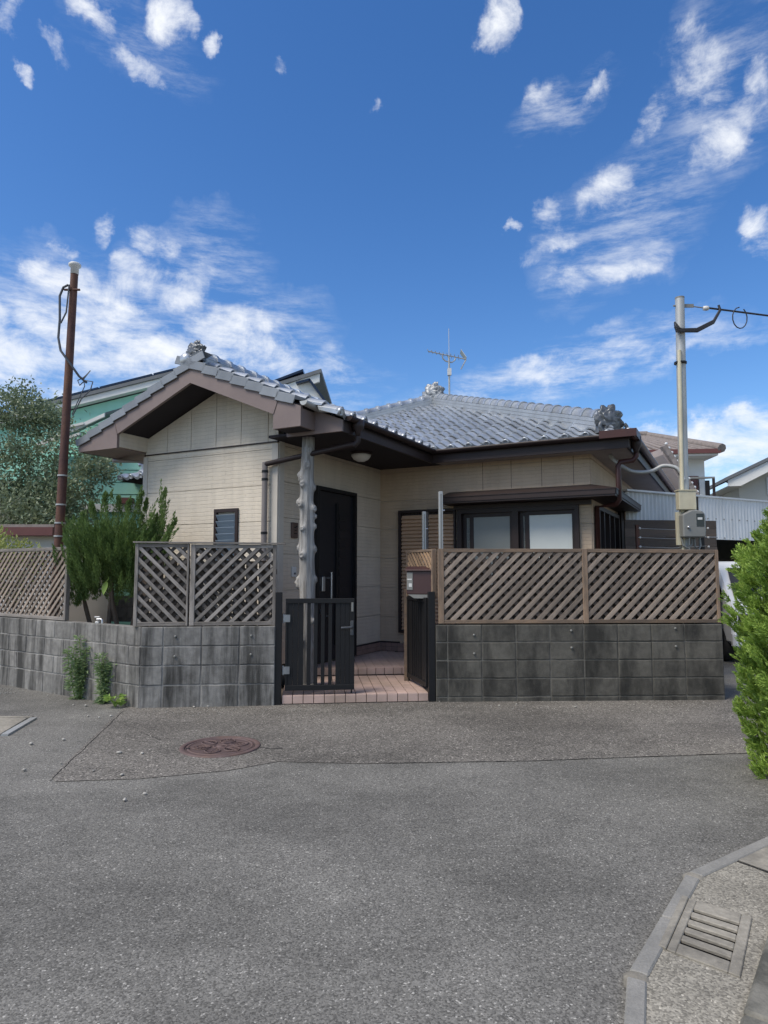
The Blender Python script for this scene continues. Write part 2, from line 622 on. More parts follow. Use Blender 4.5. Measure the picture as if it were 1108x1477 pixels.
M_SOFFIT_L = material('grey_soffit', (0.34, 0.29, 0.27), .8, var=.08, scale=4, bump=.05, bscale=60)
M_DKBROWN = material('dark_brown_metal', (0.028, 0.018, 0.017), .5, spec=.35, var=.14, scale=8, bump=.03, bscale=60)
M_REDBROWN = material('red_brown_gutter', (0.050, 0.016, 0.013), .45, spec=.4, var=.15, scale=8, bump=.03)
M_TRIM = material('beige_trim', (0.50, 0.46, 0.40), .75, var=.08, scale=5, bump=.08, bscale=90)
M_PIPE = material('grey_brown_pipe', (0.19, 0.165, 0.155), .5, var=.08, bump=.03)
M_GLASS_DIM = material('frosted_glass', (0.18, 0.195, 0.19), .3, var=.06, scale=2, bump=.05, bscale=300)
M_BLIND = material('white_window_sheet', (0.60, 0.63, 0.60), .35, var=.05, scale=1.5, bump=.03, bscale=12)
M_LOUVRE_GL = material('louvre_glass', (0.28, 0.34, 0.40), .18, var=.06, bump=0)
M_SHUTTER = material('wood_tone_louvre', (0.52, 0.33, 0.205), .6, var=.1, scale=10, bump=.08, coords='Object', stretch=(1, 12, 12), rand=.08)
M_DOOR = material('black_door', (0.011, 0.012, 0.016), .38, var=.1, bump=.02)
M_LAMP = material('milk_glass', (0.62, 0.61, 0.58), .3, var=.04, bump=0)
M_WHITE_PL = material('white_plastic', (0.62, 0.61, 0.58), .45, var=.05, bump=0)
M_BEIGE_PL = material('beige_plastic', (0.58, 0.53, 0.38), .5, var=.08, bump=.03, stain=(.40, .35, .24), stain_amt=.4, stain_scale=6)
M_METER = material('grey_meter_plastic', (0.20, 0.20, 0.185), .5, var=.08, bump=.04)
M_METER_GL = material('dark_meter_glass', (0.02, 0.022, 0.025), .12, var=.05, bump=0)
M_MAILBOX = material('maroon_mailbox', (0.058, 0.027, 0.026), .45, var=.12, bump=.05)
M_TILE_PINK = material('pink_porch_tile', (0.50, 0.36, 0.305), .6, var=.12, scale=20, bump=.08, bscale=90, rand=.10, stain=(.22, .17, .12), stain_amt=.45, stain_scale=2.5, stain_stretch=(1, 1, 1))
M_TILE_PLINTH = material('brown_plinth_tile', (0.26, 0.17, 0.14), .5, var=.12, scale=20, bump=.06, rand=.12)
M_GROUT = material('tile_grout', (0.10, 0.075, 0.065), .95, var=.2, scale=20, bump=.2)
M_IRON = material('manhole_iron', (0.125, 0.085, 0.08), .65, metal=.15, var=.25, scale=20, bump=.3, bscale=160, stain=(.14, .085, .065), stain_amt=.6, stain_scale=9, stain_stretch=(1, 1, 1))
M_IRON_DK = material('manhole_iron_recess', (0.085, 0.056, 0.052), .8, var=.25, scale=20, bump=.3, bscale=160)
M_CORR = material('white_corrugated_sheet', (0.62, 0.64, 0.64), .5, var=.06, scale=3, bump=.02, stain=(.42, .42, .40), stain_amt=.35, stain_scale=2)
M_TEAL = material('teal_siding', (0.30, 0.60, 0.47), .7, var=.05, scale=2, bump=.06, bscale=40)
M_WHITE = material('white_render', (0.70, 0.70, 0.67), .8, var=.06, scale=3, bump=.1, bscale=60)
M_CREAM = material('cream_render', (0.56, 0.54, 0.47), .8, var=.06, scale=3, bump=.1, bscale=60)
M_SLATE = material('grey_slate_roof', (0.13, 0.14, 0.15), .7, var=.15, scale=6, bump=.2, bscale=40)
M_SOLAR = material('solar_panel', (0.012, 0.016, 0.03), .15, var=.1, bump=0)
M_OLDTILE = material('brown_old_tile', (0.22, 0.188, 0.168), .75, var=.25, scale=8, bump=.3, bscale=30, rand=.15)
M_CARPAINT = material('white_car_paint', (0.66, 0.67, 0.67), .25, var=.02, bump=0)
M_RUBBER = material('tyre_rubber', (0.02, 0.02, 0.02), .85, var=.1, bump=.1)
M_CARGLASS = material('car_glass', (0.015, 0.017, 0.018), .06, var=.02, bump=0)
M_BARK = material('grey_bark', (0.30, 0.28, 0.25), .9, var=.25, scale=14, bump=.5, bscale=40)
M_BARK_DK = material('brown_bark', (0.10, 0.075, 0.055), .9, var=.25, scale=14, bump=.5, bscale=40)
M_SHEDROOF = material('red_eave', (0.13, 0.045, 0.04), .6, var=.12, bump=.05)
M_PEBBLE = material('pale_pebble', (0.40, 0.38, 0.34), .9, var=.15, scale=30, bump=.2, rand=.3)


def roof_mat(name, col, rough, metal):
    m = material(name, col, rough, metal=metal, var=.14, scale=5, bump=.06, bscale=50, rand=.16, stain=(.20, .21, .21), stain_amt=.3, stain_scale=3.0, stain_stretch=(1, 1, 1), spec=.6)
    return m


M_ROOF = roof_mat('silver_glazed_tile', (0.48, 0.51, 0.545), .32, .42)
M_ROOF_OLD = roof_mat('dull_ridge_tile', (0.36, 0.385, 0.41), .40, .3)
M_ONI = material('dark_ornament_tile', (0.115, 0.125, 0.135), .33, metal=.3, var=.5, scale=16, bump=.2, bscale=60)


def siding_mat(name, col):
    m = material(name, col, .82, var=.09, scale=3, bump=0, rand=.03, stain=tuple(c * .72 for c in col), stain_amt=.3, stain_scale=2.2, stain_stretch=(2.2, 2.2, .22))
    n, l, bs = tree_of(m)
    base = bs.inputs['Base Color'].links[0].from_socket
    t = n.new('ShaderNodeTexCoord')
    s = n.new('ShaderNodeSeparateXYZ')
    l.new(t.outputs['Object'], s.inputs[0])
    ad = n.new('ShaderNodeMath')
    ad.operation = 'ADD'
    l.new(s.outputs[0], ad.inputs[0])
    l.new(s.outputs[1], ad.inputs[1])
    cb = n.new('ShaderNodeCombineXYZ')
    l.new(ad.outputs[0], cb.inputs[0])
    l.new(s.outputs[2], cb.inputs[1])
    nz = n.new('ShaderNodeTexNoise')
    nz.inputs['Scale'].default_value = 9
    nz.inputs['Detail'].default_value = 3
    l.new(cb.outputs[0], nz.inputs['Vector'])
    sc = n.new('ShaderNodeVectorMath')
    sc.operation = 'MULTIPLY_ADD'
    sc.inputs[1].default_value = (.08, .034, 0)
    l.new(nz.outputs['Color'], sc.inputs[0])
    l.new(cb.outputs[0], sc.inputs[2])
    bt = n.new('ShaderNodeTexBrick')
    bt.inputs['Scale'].default_value = 1.0
    bt.inputs['Brick Width'].default_value = .34
    bt.inputs['Row Height'].default_value = .052
    bt.inputs['Mortar Size'].default_value = .0045
    bt.inputs['Mortar Smooth'].default_value = .6
    bt.offset = .37
    bt.inputs['Color1'].default_value = (1, 1, 1, 1)
    bt.inputs['Color2'].default_value = (.72, .72, .72, 1)
    bt.inputs['Mortar'].default_value = (0, 0, 0, 1)
    l.new(sc.outputs[0], bt.inputs['Vector'])
    n2 = n.new('ShaderNodeTexNoise')
    n2.inputs['Scale'].default_value = 34
    n2.inputs['Detail'].default_value = 5
    l.new(cb.outputs[0], n2.inputs['Vector'])
    hsum = n.new('ShaderNodeMix')
    hsum.data_type = 'RGBA'
    hsum.inputs['Factor'].default_value = .45
    l.new(bt.outputs['Color'], hsum.inputs['A'])
    l.new(n2.outputs['Color'], hsum.inputs['B'])
    bp = n.new('ShaderNodeBump')
    bp.inputs['Strength'].default_value = .6
    bp.inputs['Distance'].default_value = .014
    l.new(hsum.outputs['Result'], bp.inputs['Height'])
    l.new(bp.outputs[0], bs.inputs['Normal'])
    mx = n.new('ShaderNodeMix')
    mx.data_type = 'RGBA'
    mx.blend_type = 'MULTIPLY'
    mx.inputs['Factor'].default_value = .06
    l.new(base, mx.inputs['A'])
    l.new(bt.outputs['Color'], mx.inputs['B'])
    l.new(mx.outputs['Result'], bs.inputs['Base Color'])
    return m


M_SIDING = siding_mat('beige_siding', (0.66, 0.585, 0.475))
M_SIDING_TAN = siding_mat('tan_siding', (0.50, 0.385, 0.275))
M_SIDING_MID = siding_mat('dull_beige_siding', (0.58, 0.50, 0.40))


def leaf_mat(name, c1, c2, trans=.35, rough=.55):
    m = bpy.data.materials.new(name)
    m.use_nodes = True
    n, l = m.node_tree.nodes, m.node_tree.links
    n.clear()
    out = n.new('ShaderNodeOutputMaterial')
    d = n.new('ShaderNodeBsdfPrincipled')
    d.inputs['Roughness'].default_value = rough
    tr = n.new('ShaderNodeBsdfTranslucent')
    mx = n.new('ShaderNodeMixShader')
    mx.inputs[0].default_value = trans
    g = n.new('ShaderNodeNewGeometry')
    cm_ = n.new('ShaderNodeMix')
    cm_.data_type = 'RGBA'
    cm_.inputs['A'].default_value = (*c1, 1)
    cm_.inputs['B'].default_value = (*c2, 1)
    nz = n.new('ShaderNodeTexNoise')
    nz.inputs['Scale'].default_value = 3.5
    l.new(g.outputs['Position'], nz.inputs['Vector'])
    av = n.new('ShaderNodeMath')
    av.operation = 'MULTIPLY_ADD'
    av.inputs[1].default_value = .55
    l.new(g.outputs['Random Per Island'], av.inputs[0])
    a2 = n.new('ShaderNodeMapRange')
    a2.inputs['From Min'].default_value = .3
    a2.inputs['From Max'].default_value = .7
    a2.inputs['To Max'].default_value = .45
    l.new(nz.outputs[0], a2.inputs['Value'])
    l.new(a2.outputs[0], av.inputs[2])
    l.new(av.outputs[0], cm_.inputs['Factor'])
    l.new(cm_.outputs['Result'], d.inputs['Base Color'])
    l.new(cm_.outputs['Result'], tr.inputs['Color'])
    l.new(d.outputs[0], mx.inputs[1])
    l.new(tr.outputs[0], mx.inputs[2])
    l.new(mx.outputs[0], out.inputs[0])
    return m


M_JUNIPER = leaf_mat('juniper_foliage', (.06, .12, .032), (.23, .33, .10), .32)
M_HEDGE = leaf_mat('bright_conifer_foliage', (.11, .22, .028), (.44, .60, .12), .42)
M_TREE = leaf_mat('grey_green_leaf', (.085, .125, .068), (.31, .37, .22), .33, .38)
M_YELLOW = leaf_mat('yellow_green_leaf', (.20, .26, .05), (.48, .52, .20), .4)
M_WEED = leaf_mat('weed_leaf', (.13, .21, .08), (.34, .44, .22), .4)
M_SPROUT = leaf_mat('sprout_leaf', (.17, .30, .05), (.34, .47, .12), .35)

# ------------------------------------------------------------------ ground
g = MB()
N_G = 1
g.add([(-250, -60, 0), (250, -60, 0), (250, 400, 0), (-250, 400, 0)], [(0, 1, 2, 3)])
prop(g.build('road', M_ASPH), kind='structure')


def sheet(name, pts, z, mat, th=0.0):
    return prop(MB().add([(p[0], p[1], z) for p in pts], [tuple(range(len(pts)))]).build(name, mat), kind='structure')


# wall lines on the ground
K_CORNER = pz(200, 1022)
K_GATE_L = pz(396, 1018)
K_GATE_R = pz(629, 1013)
K_RIGHT = pz(1047, 1010)
K_FAR = pz(0, 987)
d_left = (K_FAR - K_CORNER).normalized()
K_FARL = K_CORNER + d_left * 4.6

# older, coarser asphalt between the seam and the walls
seam = [(1500, 1078), (1075, 1087), (900, 1093), (760, 1098), (640, 1100), (520, 1102), (400, 1099), (330, 1112), (200, 1124), (80, 1128), (75, 1120), (190, 1010)]
pts = [pz(u, v) for (u, v) in seam]
pts += [K_CORNER + Vector((.02, .12, 0)), K_GATE_L + Vector((0, .12, 0)), K_GATE_R + Vector((0, .12, 0)), K_RIGHT + Vector((.0, .12, 0)), Vector((K_RIGHT.x + 5, K_RIGHT.y + .4, 0))]
sheet('roadside_strip', pts, .004, M_ASPH_OLD)
# private ground behind the walls
yard = [K_FARL, K_CORNER, K_GATE_L, K_GATE_R, K_RIGHT, Vector((4.6, 16, 0)), Vector((-9, 16, 0))]
sheet('yard', [p + Vector((0, .06, 0)) for p in yard], .006, M_YARD)

# ------------------------------------------------------------------ the house
TH = R(27.4)
HO = Vector((-1.331, 8.254, 0))
L, WW, MW, ZS = 2.744, 2.275, 3.307, 3.07        # porch depth, wing width, main wall width, soffit height
AA, G, ZB = -.97, .546, 3.81                      # wing ridge line, gable overhang, soffit apex
EA, EB, ER, K, SL = 1.085, 2.357, 3.869, 4.712, .418
BL, BR0, BR1, ZH = -2.25, .33, .715, 2.53
HALF = EA - AA
ZE = 3.215                                        # tile plane at the eave
CS = 1 / math.sqrt(1 + SL * SL)
SN = SL * CS
house = thing('bungalow_house', 'beige single storey house with silver pantile roof and dark brown eaves behind the walls', 'house', HO, -TH)
HM = Matrix.Translation(HO) @ Matrix.Rotation(-TH, 4, 'Z')
HMI = HM.inverted()
CAM_L = HMI @ Vector((0, 0, CAM_H))


def hl(p):
    """world -> house coordinates"""
    return HMI @ Vector(p)


def wall_front(name, a0, a1, b, z0, z1, siding, holes=(), course=.455, zstart=None, out=-1):
    """wall facing -b (out=-1): core slab plus siding boards, boards cut round the holes (a0,a1,z0,z1)"""
    core = box_part(name, M_TRIM, house, a0, a1, min(b, b - out * .12), max(b, b - out * .12), z0, z1)
    z = z0 if zstart is None else zstart
    while z < z1 - .02:
        zt = min(z + course - .007, z1)
        segs = [(a0, a1, z, zt)]
        for (h0, h1, hz0, hz1) in holes:
            ns = []
            for (s0, s1, y0, y1) in segs:
                if hz1 <= y0 or hz0 >= y1 or h1 <= s0 or h0 >= s1:
                    ns.append((s0, s1, y0, y1))
                    continue
                if h0 > s0:
                    ns.append((s0, h0, y0, y1))
                if h1 < s1:
                    ns.append((h1, s1, y0, y1))
                m0, m1 = max(s0, h0), min(s1, h1)
                if hz0 > y0:
                    ns.append((m0, m1, y0, hz0))
                if hz1 < y1:
                    ns.append((m0, m1, hz1, y1))
            segs = ns
        for (s0, s1, y0, y1) in segs:
            if s1 - s0 < .004 or y1 - y0 < .004:
                continue
            box_part('siding_board', siding, core, s0, s1, b - .018, b, y0, y1)
        z += course
    return core


def wall_side(name, a, b0, b1, z0, z1, siding, holes=(), course=.455, zstart=None):
    """wall facing +a"""
    core = box_part(name, M_TRIM, house, a - .12, a, b0, b1, z0, z1)
    z = z0 if zstart is None else zstart
    while z < z1 - .02:
        zt = min(z + course - .007, z1)
        segs = [(b0, b1, z, zt)]
        for (h0, h1, hz0, hz1) in holes:
            ns = []
            for (s0, s1, y0, y1) in segs:
                if hz1 <= y0 or hz0 >= y1 or h1 <= s0 or h0 >= s1:
                    ns.append((s0, s1, y0, y1))
                    continue
                if h0 > s0:
                    ns.append((s0, h0, y0, y1))
                if h1 < s1:
                    ns.append((h1, s1, y0, y1))
                m0, m1 = max(s0, h0), min(s1, h1)
                if hz1 < y1:
                    ns.append((m0, m1, hz1, y1))
                if hz0 > y0:
                    ns.append((m0, m1, y0, hz0))
            segs = ns
        for (s0, s1, y0, y1) in segs:
            if s1 - s0 < .004 or y1 - y0 < .004:
                continue
            box_part('siding_board', siding, core, a, a + .018, s0, s1, y0, y1)
        z += course
    return core


# -- wing front wall with the louvre window
def on_front(u, v):
    """pixel -> (a, z) on the wing's front wall"""
    d = pix_dir(u, v)
    o = hl((0, 0, CAM_H))
    dl = HMI.to_3x3() @ d
    t = -o.y / dl.y
    p = o + dl * t
    return p.x, p.z


def on_b(u, v, b):
    d = HMI.to_3x3() @ pix_dir(u, v)
    t = (b - CAM_L.y) / d.y
    p = CAM_L + d * t
    return p.x, p.z


def on_a(u, v, a):
    d = HMI.to_3x3() @ pix_dir(u, v)
    t = (a - CAM_L.x) / d.x
    p = CAM_L + d * t
    return p.y, p.z


wa0, wz1 = on_front(312, 735)
wa1, _ = on_front(346, 735)
wz0 = wz1 - .88
Z_BAND = 3.06
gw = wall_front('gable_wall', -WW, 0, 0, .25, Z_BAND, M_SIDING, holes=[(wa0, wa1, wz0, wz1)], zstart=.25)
box_part('wall_band', M_DKBROWN, gw, -WW - .01, .02, -.034, 0, Z_BAND - .006, Z_BAND + .010)
# gable panels above the band
zt = lambda a: ZB + .02 - SL * abs(a - AA)
gp = MB()
gp.prism([(-WW, 0, Z_BAND + .01), (0, 0, Z_BAND + .01), (0, 0, zt(0)), (AA, 0, ZB + .02), (-WW, 0, zt(-WW))], (0, .12, 0))
gpo = gp.build('gable_panel_wall', M_TRIM, house)
edges = [-WW] + [on_front(u, 640)[0] for u in (243, 277, 313, 349, 388)] + [.02]
for i in range(len(edges) - 1):
    x0, x1 = edges[i] + .004, edges[i + 1] - .004
    poly = [(x0, -.018, Z_BAND + .012), (x1, -.018, Z_BAND + .012), (x1, -.018, zt(x1))]
    if x0 < AA < x1:
        poly.append((AA, -.018, ZB + .02))
    poly.append((x0, -.018, zt(x0)))
    MB().prism(poly, (0, .018, 0)).build('siding_panel', M_SIDING, gpo)
# corner trims
box_part('corner_trim', M_TRIM, house, -.07, .022, -.030, -.0, .25, Z_BAND - .02)
box_part('corner_trim', M_TRIM, house, .0, .030, -.0, .10, .25, ZS)
box_part('corner_trim', M_TRIM, house, -WW - .03, -WW + .05, -.030, .0, .25, Z_BAND - .02)
# wing left wall and its back
box_part('side_wall', M_SIDING, house, -WW, -WW + .12, .12, L, .25, ZS + .1)
# louvre window
w = MB()
w.box(wa0, wa1, -.045, .05, wz1 - .045, wz1).box(wa0, wa1, -.045, .05, wz0, wz0 + .045)
w.box(wa0, wa0 + .04, -.044, .05, wz0 + .045, wz1 - .045).box(wa1 - .04, wa1, -.044, .05, wz0 + .045, wz1 - .045)
win = w.build('louvre_window', M_DKBROWN, house)
box_part('window_back', M_DARK, win, wa0 + .04, wa1 - .04, .04, .05, wz0 + .045, wz1 - .045)
k = 0
z = wz0 + .06
while z < wz1 - .09:
    m = Matrix.Translation((0, -.002, z)) @ Matrix.Rotation(R(32), 4, 'X')
    MB().box(wa0 + .045, wa1 - .045, -.003, .003, 0, .10, m).build('louvre_blade', M_LOUVRE_GL, win)
    z += .082

# -- door wall
db0, dzt = on_a(508, 712, 0.0)
dbl, _ = on_a(452, 703, 0.0)
DZ0, DZ1 = .22, dzt
D0, D1 = dbl - .02, db0
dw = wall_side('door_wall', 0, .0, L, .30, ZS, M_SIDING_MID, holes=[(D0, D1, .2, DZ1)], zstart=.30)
door = empty('front_door', (.056, 0, 0), 0, house)
f = MB()
f.box(-.06, .032, D0, D0 + .05, DZ0, DZ1).box(-.06, .032, D1 - .05, D1, DZ0, DZ1).box(-.06, .032, D0 + .05, D1 - .05, DZ1 - .05, DZ1)
f.build('door_frame', M_BLACK, door)
box_part('door_leaf', M_DOOR, door, -.05, -.012, D0 + .055, D1 - .055, DZ0 + .01, DZ1 - .055)
dm = (D0 + D1) / 2
for i in range(14):
    zz = DZ0 + .25 + i * (DZ1 - DZ0 - .55) / 14
    box_part('door_slat', M_DOOR, door, -.012, .004, dm + .08, dm + .30, zz, zz + .085)
box_part('door_strip', M_BLACK, door, -.012, .012, dm - .01, dm + .05, DZ0 + .2, DZ1 - .2)
hb = on_a(473, 835, .06)
f = MB()
f.tube([(.062, hb[0], 0.75), (.062, hb[0], 1.43)], .014, 10)
f.box(-.012, .062, hb[0] - .008, hb[0] + .008, .82, .84).box(-.012, .062, hb[0] - .008, hb[0] + .008, 1.34, 1.36)
f.build('door_handle', M_STEEL, door)
box_part('lock_plate', M_STEEL, door, -.012, .03, hb[0] - .17, hb[0] - .10, 1.17, 1.37, bevel=.006)
box_part('lock_plate', M_STEEL, door, -.012, .025, hb[0] - .17, hb[0] - .12, .86, .93, bevel=.006)
# name plate and intercom on the same wall
nb0, nz = on_a(424, 765, .02)
npl = box_part('name_plate', material('dark_wood_plate', (.10, .06, .045), .5, var=.25, scale=30), house, .018, .042, nb0 - .07, nb0 + .07, nz - .10, nz + .10, bevel=.008)
f = MB()
for (y, z0_, w_) in ((.035, .05, .05), (-.0, .035, .06), (.015, -.0, .05), (.01, -.04, .07)):
    f.box(.0425, .0445, nb0 + y - w_ / 2, nb0 + y + w_ / 2 - .01, nz + z0_ - .006, nz + z0_ + .006)
f.build('carved_mark', M_DARK, npl)
ib0, iz = on_a(423, 825, .02)
ic = box_part('intercom', M_WHITE_PL, house, .018, .042, ib0 - .045, ib0 + .045, iz - .065, iz + .065, bevel=.006)
MB().lathe([(.014, 0), (.014, .006), (.0, .006)], 12, Matrix.Translation((.042, ib0 + .005, iz - .02)) @ Matrix.Rotation(R(90), 4, 'Y')).build('call_button', M_DARK, ic)

# -- main front wall: louvre shutter, windows, hood
sa0, sz1 = on_b(577, 737, L)
sa1, _ = on_b(659, 737, L)
_, sz0 = on_b(577, 912, L)
fa0, fz1 = on_b(662, 733, L)
fa1, _ = on_b(836, 733, L)
FZ0, FZ1 = .62, 2.36
Z_HOOD = ZH
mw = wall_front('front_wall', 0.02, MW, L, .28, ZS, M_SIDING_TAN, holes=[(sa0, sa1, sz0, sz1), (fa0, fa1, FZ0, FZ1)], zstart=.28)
# vertical joints of the upper panels
for u in (697, 738, 782, 828):
    a, _ = on_b(u, 690, L)
    box_part('panel_joint', M_DKBROWN, mw, a - .003, a + .003, L - .0195, L - .0175, Z_HOOD + .12, ZS - .01)
# plinth of small tiles
pl = box_part('plinth', M_GROUT, house, .018, sa1, L - .030, L - .02, .195, .325)
x = .03
while x < 1.5:
    box_part('plinth_tile', M_TILE_PLINTH, pl, x, x + .094, L - .036, L - .030, .20, .262)
    box_part('plinth_tile', M_TILE_PLINTH, pl, x, x + .094, L - .036, L - .030, .268, .322)
    x += .10
pl = box_part('plinth', M_GROUT, house, .020, .030, D1, L - .036, .195, .325)
y = L - .14
while y > D1:
    box_part('plinth_tile', M_TILE_PLINTH, pl, .030, .036, y, y + .094, .20, .262)
    box_part('plinth_tile', M_TILE_PLINTH, pl, .030, .036, y, y + .094, .268, .322)
    y -= .10
box_part('plinth_cap', M_DKBROWN, house, .018, .038, D1, L - .038, .325, .345)
box_part('plinth_cap', M_DKBROWN, house, .038, sa0, L - .038, L - .018, .325, .345)
# louvre shutter
sh = MB()
sh.box(sa0, sa0 + .045, L - .07, L + .02, sz0, sz1).box(sa1 - .03, sa1, L - .07, L + .02, sz0, sz1)
sh.box(sa0 + .045, sa1 - .03, L - .07, L + .02, sz1 - .04, sz1).box(sa0 + .045, sa1 - .03, L - .07, L + .02, sz0, sz0 + .04)
sho = sh.build('louvre_shutter', M_DKBROWN, house)
smid = (sa0 + sa1) / 2
box_part('shutter_back', M_DKBROWN, sho, sa0 + .045, sa1 - .03, L + .0, L + .02, sz0 + .04, sz1 - .04)
box_part('shutter_stile', M_PIPE, sho, smid - .03, smid + .03, L - .066, L - .005, sz0 + .04, sz1 - .04)
slat_me = MB().box(-.5, .5, -.004, .004, -.036, .036).mesh('shutter_slat', M_SHUTTER)
z = sz0 + .08
while z < sz1 - .06:
    for (x0, x1) in ((sa0 + .05, smid - .032), (smid + .032, sa1 - .034)):
        o = link('shutter_slat', slat_me, Matrix.Translation(((x0 + x1) / 2, L - .035, z)) @ Matrix.Rotation(R(-35), 4, 'X') @ Matrix.Diagonal((x1 - x0, 1, 1, 1)), sho)
    z += .057
# sliding windows
wf = MB()
wf.box(fa0, fa1, L - .09, L + .04, FZ1 - .06, FZ1).box(fa0, fa1, L - .09, L + .04, FZ0, FZ0 + .06)
wf.box(fa0, fa0 + .07, L - .09, L + .04, FZ0 + .06, FZ1 - .06).box(fa1 - .055, fa1, L - .09, L + .04, FZ0 + .06, FZ1 - .06)
xm0, _ = on_b(741, 770, L)
xm1, _ = on_b(750, 770, L)
wf.box(xm0, xm1, L - .085, L + .03, FZ0 + .06, FZ1 - .06)
wo_ = wf.build('sliding_window', M_DKBROWN, house)


def sash(x0, x1, yb, mat, name):
    s = MB()
    s.box(x0, x0 + .05, yb, yb + .03, FZ0 + .06, FZ1 - .06).box(x1 - .04, x1, yb, yb + .03, FZ0 + .06, FZ1 - .06)
    s.box(x0 + .05, x1 - .04, yb, yb + .03, FZ1 - .12, FZ1 - .06).box(x0 + .05, x1 - .04, yb, yb + .03, FZ0 + .06, FZ0 + .13)
    s.build('sash', M_DKBROWN, wo_)
    box_part('pane', mat, wo_, x0 + .05, x1 - .04, yb + .010, yb + .016, FZ0 + .13, FZ1 - .12)


xa, _ = on_b(680, 770, L)
xb, _ = on_b(760, 770, L)
sash(xa, xm0 - .002, L - .045, M_GLASS_DIM, 'l')
sash(fa0 + .072, xa + .02, L - .010, M_GLASS_DIM, 'l')
sash(xb, fa1 - .058, L - .045, M_BLIND, 'r')
sash(xm1 + .002, xb + .02, L - .010, M_GLASS_DIM, 'r')
box_part('window_dark', M_DARK, wo_, fa0 + .02, fa1 - .02, L + .045, L + .055, FZ0, FZ1)
# hood over the windows, turning the corner
ha0, _ = on_b(640, 717, L - .25)
HF, HS = L - .40, MW + .38
hd = MB()
hd.prism([(ha0, HF, ZH - .10), (HS, HF, ZH - .10), (HS, 5.1, ZH - .10), (MW, 5.1, ZH - .10), (MW, L - .018, ZH - .10), (ha0, L - .018, ZH - .10)], (0, 0, .035))
hood = hd.build('window_hood', M_DKBROWN, house)
hd = MB()
hd.box(ha0, HS, HF - .012, HF + .02, ZH - .075, ZH - .0).box(HS - .02, HS + .012, HF + .02, 5.1, ZH - .075, ZH)
hd.build('hood_fascia', M_DKBROWN, hood)
hd = MB()
hd.add([(ha0, HF - .02, ZH + .002), (HS + .02, HF - .02, ZH + .002), (MW + .018, L - .018, ZH + .11), (ha0, L - .018, ZH + .11), (HS + .02, 5.1, ZH + .002), (MW + .018, 5.1, ZH + .11),
        (ha0, HF - .02, ZH - .01), (HS + .02, HF - .02, ZH - .01), (HS + .02, 5.1, ZH - .01)],
       [(0, 1, 2, 3), (1, 4, 5, 2), (6, 7, 1, 0), (7, 8, 4, 1)])
hd.build('hood_roof', M_DKBROWN, hood)
box_part('window_lintel', M_DKBROWN, hood, fa0 - .05, MW + .01, L - .10, L - .0185, FZ1 + .002, ZH - .105)
# right side wall with its corner window
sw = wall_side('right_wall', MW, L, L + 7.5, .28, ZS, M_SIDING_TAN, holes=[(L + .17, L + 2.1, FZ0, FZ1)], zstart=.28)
sw_w = MB()
B0, B1 = L + .17, L + 2.1
sw_w.box(MW - .03, MW + .08, B0, B0 + .07, FZ0, FZ1).box(MW - .03, MW + .08, B1 - .07, B1, FZ0, FZ1)
sw_w.box(MW - .03, MW + .08, B0 + .07, B1 - .07, FZ1 - .06, FZ1).box(MW - .03, MW + .08, B0 + .07, B1 - .07, FZ0, FZ0 + .06)
for k in range(1, 4):
    yy = B0 + (B1 - B0) * k / 4
    sw_w.box(MW - .02, MW + .07, yy - .035, yy + .035, FZ0 + .06, FZ1 - .06)
so = sw_w.build('side_window', M_DKBROWN, house)
for k in range(4):
    y0_, y1_ = B0 + (B1 - B0) * k / 4 + .05, B0 + (B1 - B0) * (k + 1) / 4 - .04
    box_part('pane', M_CARGLASS, so, MW + .0, MW + .008, y0_, y1_, FZ0 + .06, FZ1 - .06)
# remaining walls
BK = L + 7.5
AL = ER - 2 * K + .56
box_part('rear_wall', M_SIDING, house, AL, MW, BK - .12, BK, .25, ZS)
box_part('left_wall', M_SIDING, house, AL, AL + .12, L, BK - .12, .25, ZS)
wall_front('left_front_wall', AL + .12, -WW, L, .28, ZS, M_SIDING)
box_part('foundation', M_CONC_DK, house, AL + .03, MW - .03, L + .03, BK - .03, -.05, .28)
box_part('foundation', M_CONC_DK, house, -WW + .03, -.03, .03, L + .03, -.05, .25)

# -- eaves: fascias, soffits, bargeboards
ztile = lambda a: ZE + SL * (HALF - abs(a - AA))
# flat dark soffit over the porch
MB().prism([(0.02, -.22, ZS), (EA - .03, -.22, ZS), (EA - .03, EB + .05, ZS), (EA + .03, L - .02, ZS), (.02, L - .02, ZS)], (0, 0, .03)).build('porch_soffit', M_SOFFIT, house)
f = MB()
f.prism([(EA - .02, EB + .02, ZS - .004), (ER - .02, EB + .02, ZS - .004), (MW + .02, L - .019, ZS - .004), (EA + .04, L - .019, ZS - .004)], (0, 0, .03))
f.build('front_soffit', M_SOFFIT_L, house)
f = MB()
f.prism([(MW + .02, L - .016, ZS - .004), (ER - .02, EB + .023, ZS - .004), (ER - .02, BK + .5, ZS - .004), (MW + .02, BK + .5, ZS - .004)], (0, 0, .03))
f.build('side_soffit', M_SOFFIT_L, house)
# porch fascias
f = MB()
f.prism([(BR0 - .02, -.25, ZS - .02), (EA - .0, -.25, ZS - .02), (EA, -.25, ztile(EA) - .03), (BR0 - .02, -.25, ztile(BR0) - .03)], (0, .03, 0))
f.build('porch_fascia', M_BROWN_TRIM, house)
box_part('porch_side_fascia', M_DKBROWN, house, EA - .032, EA - .002, -.22, EB - .0, ZS - .02, ZE - .03)
box_part('front_fascia', M_DKBROWN, house, EA - .03, ER, EB, EB + .03, ZS - .02, ZE - .03)
box_part('side_fascia', M_DKBROWN, house, ER - .03, ER, EB + .03, BK + .5, ZS - .02, ZE - .03)
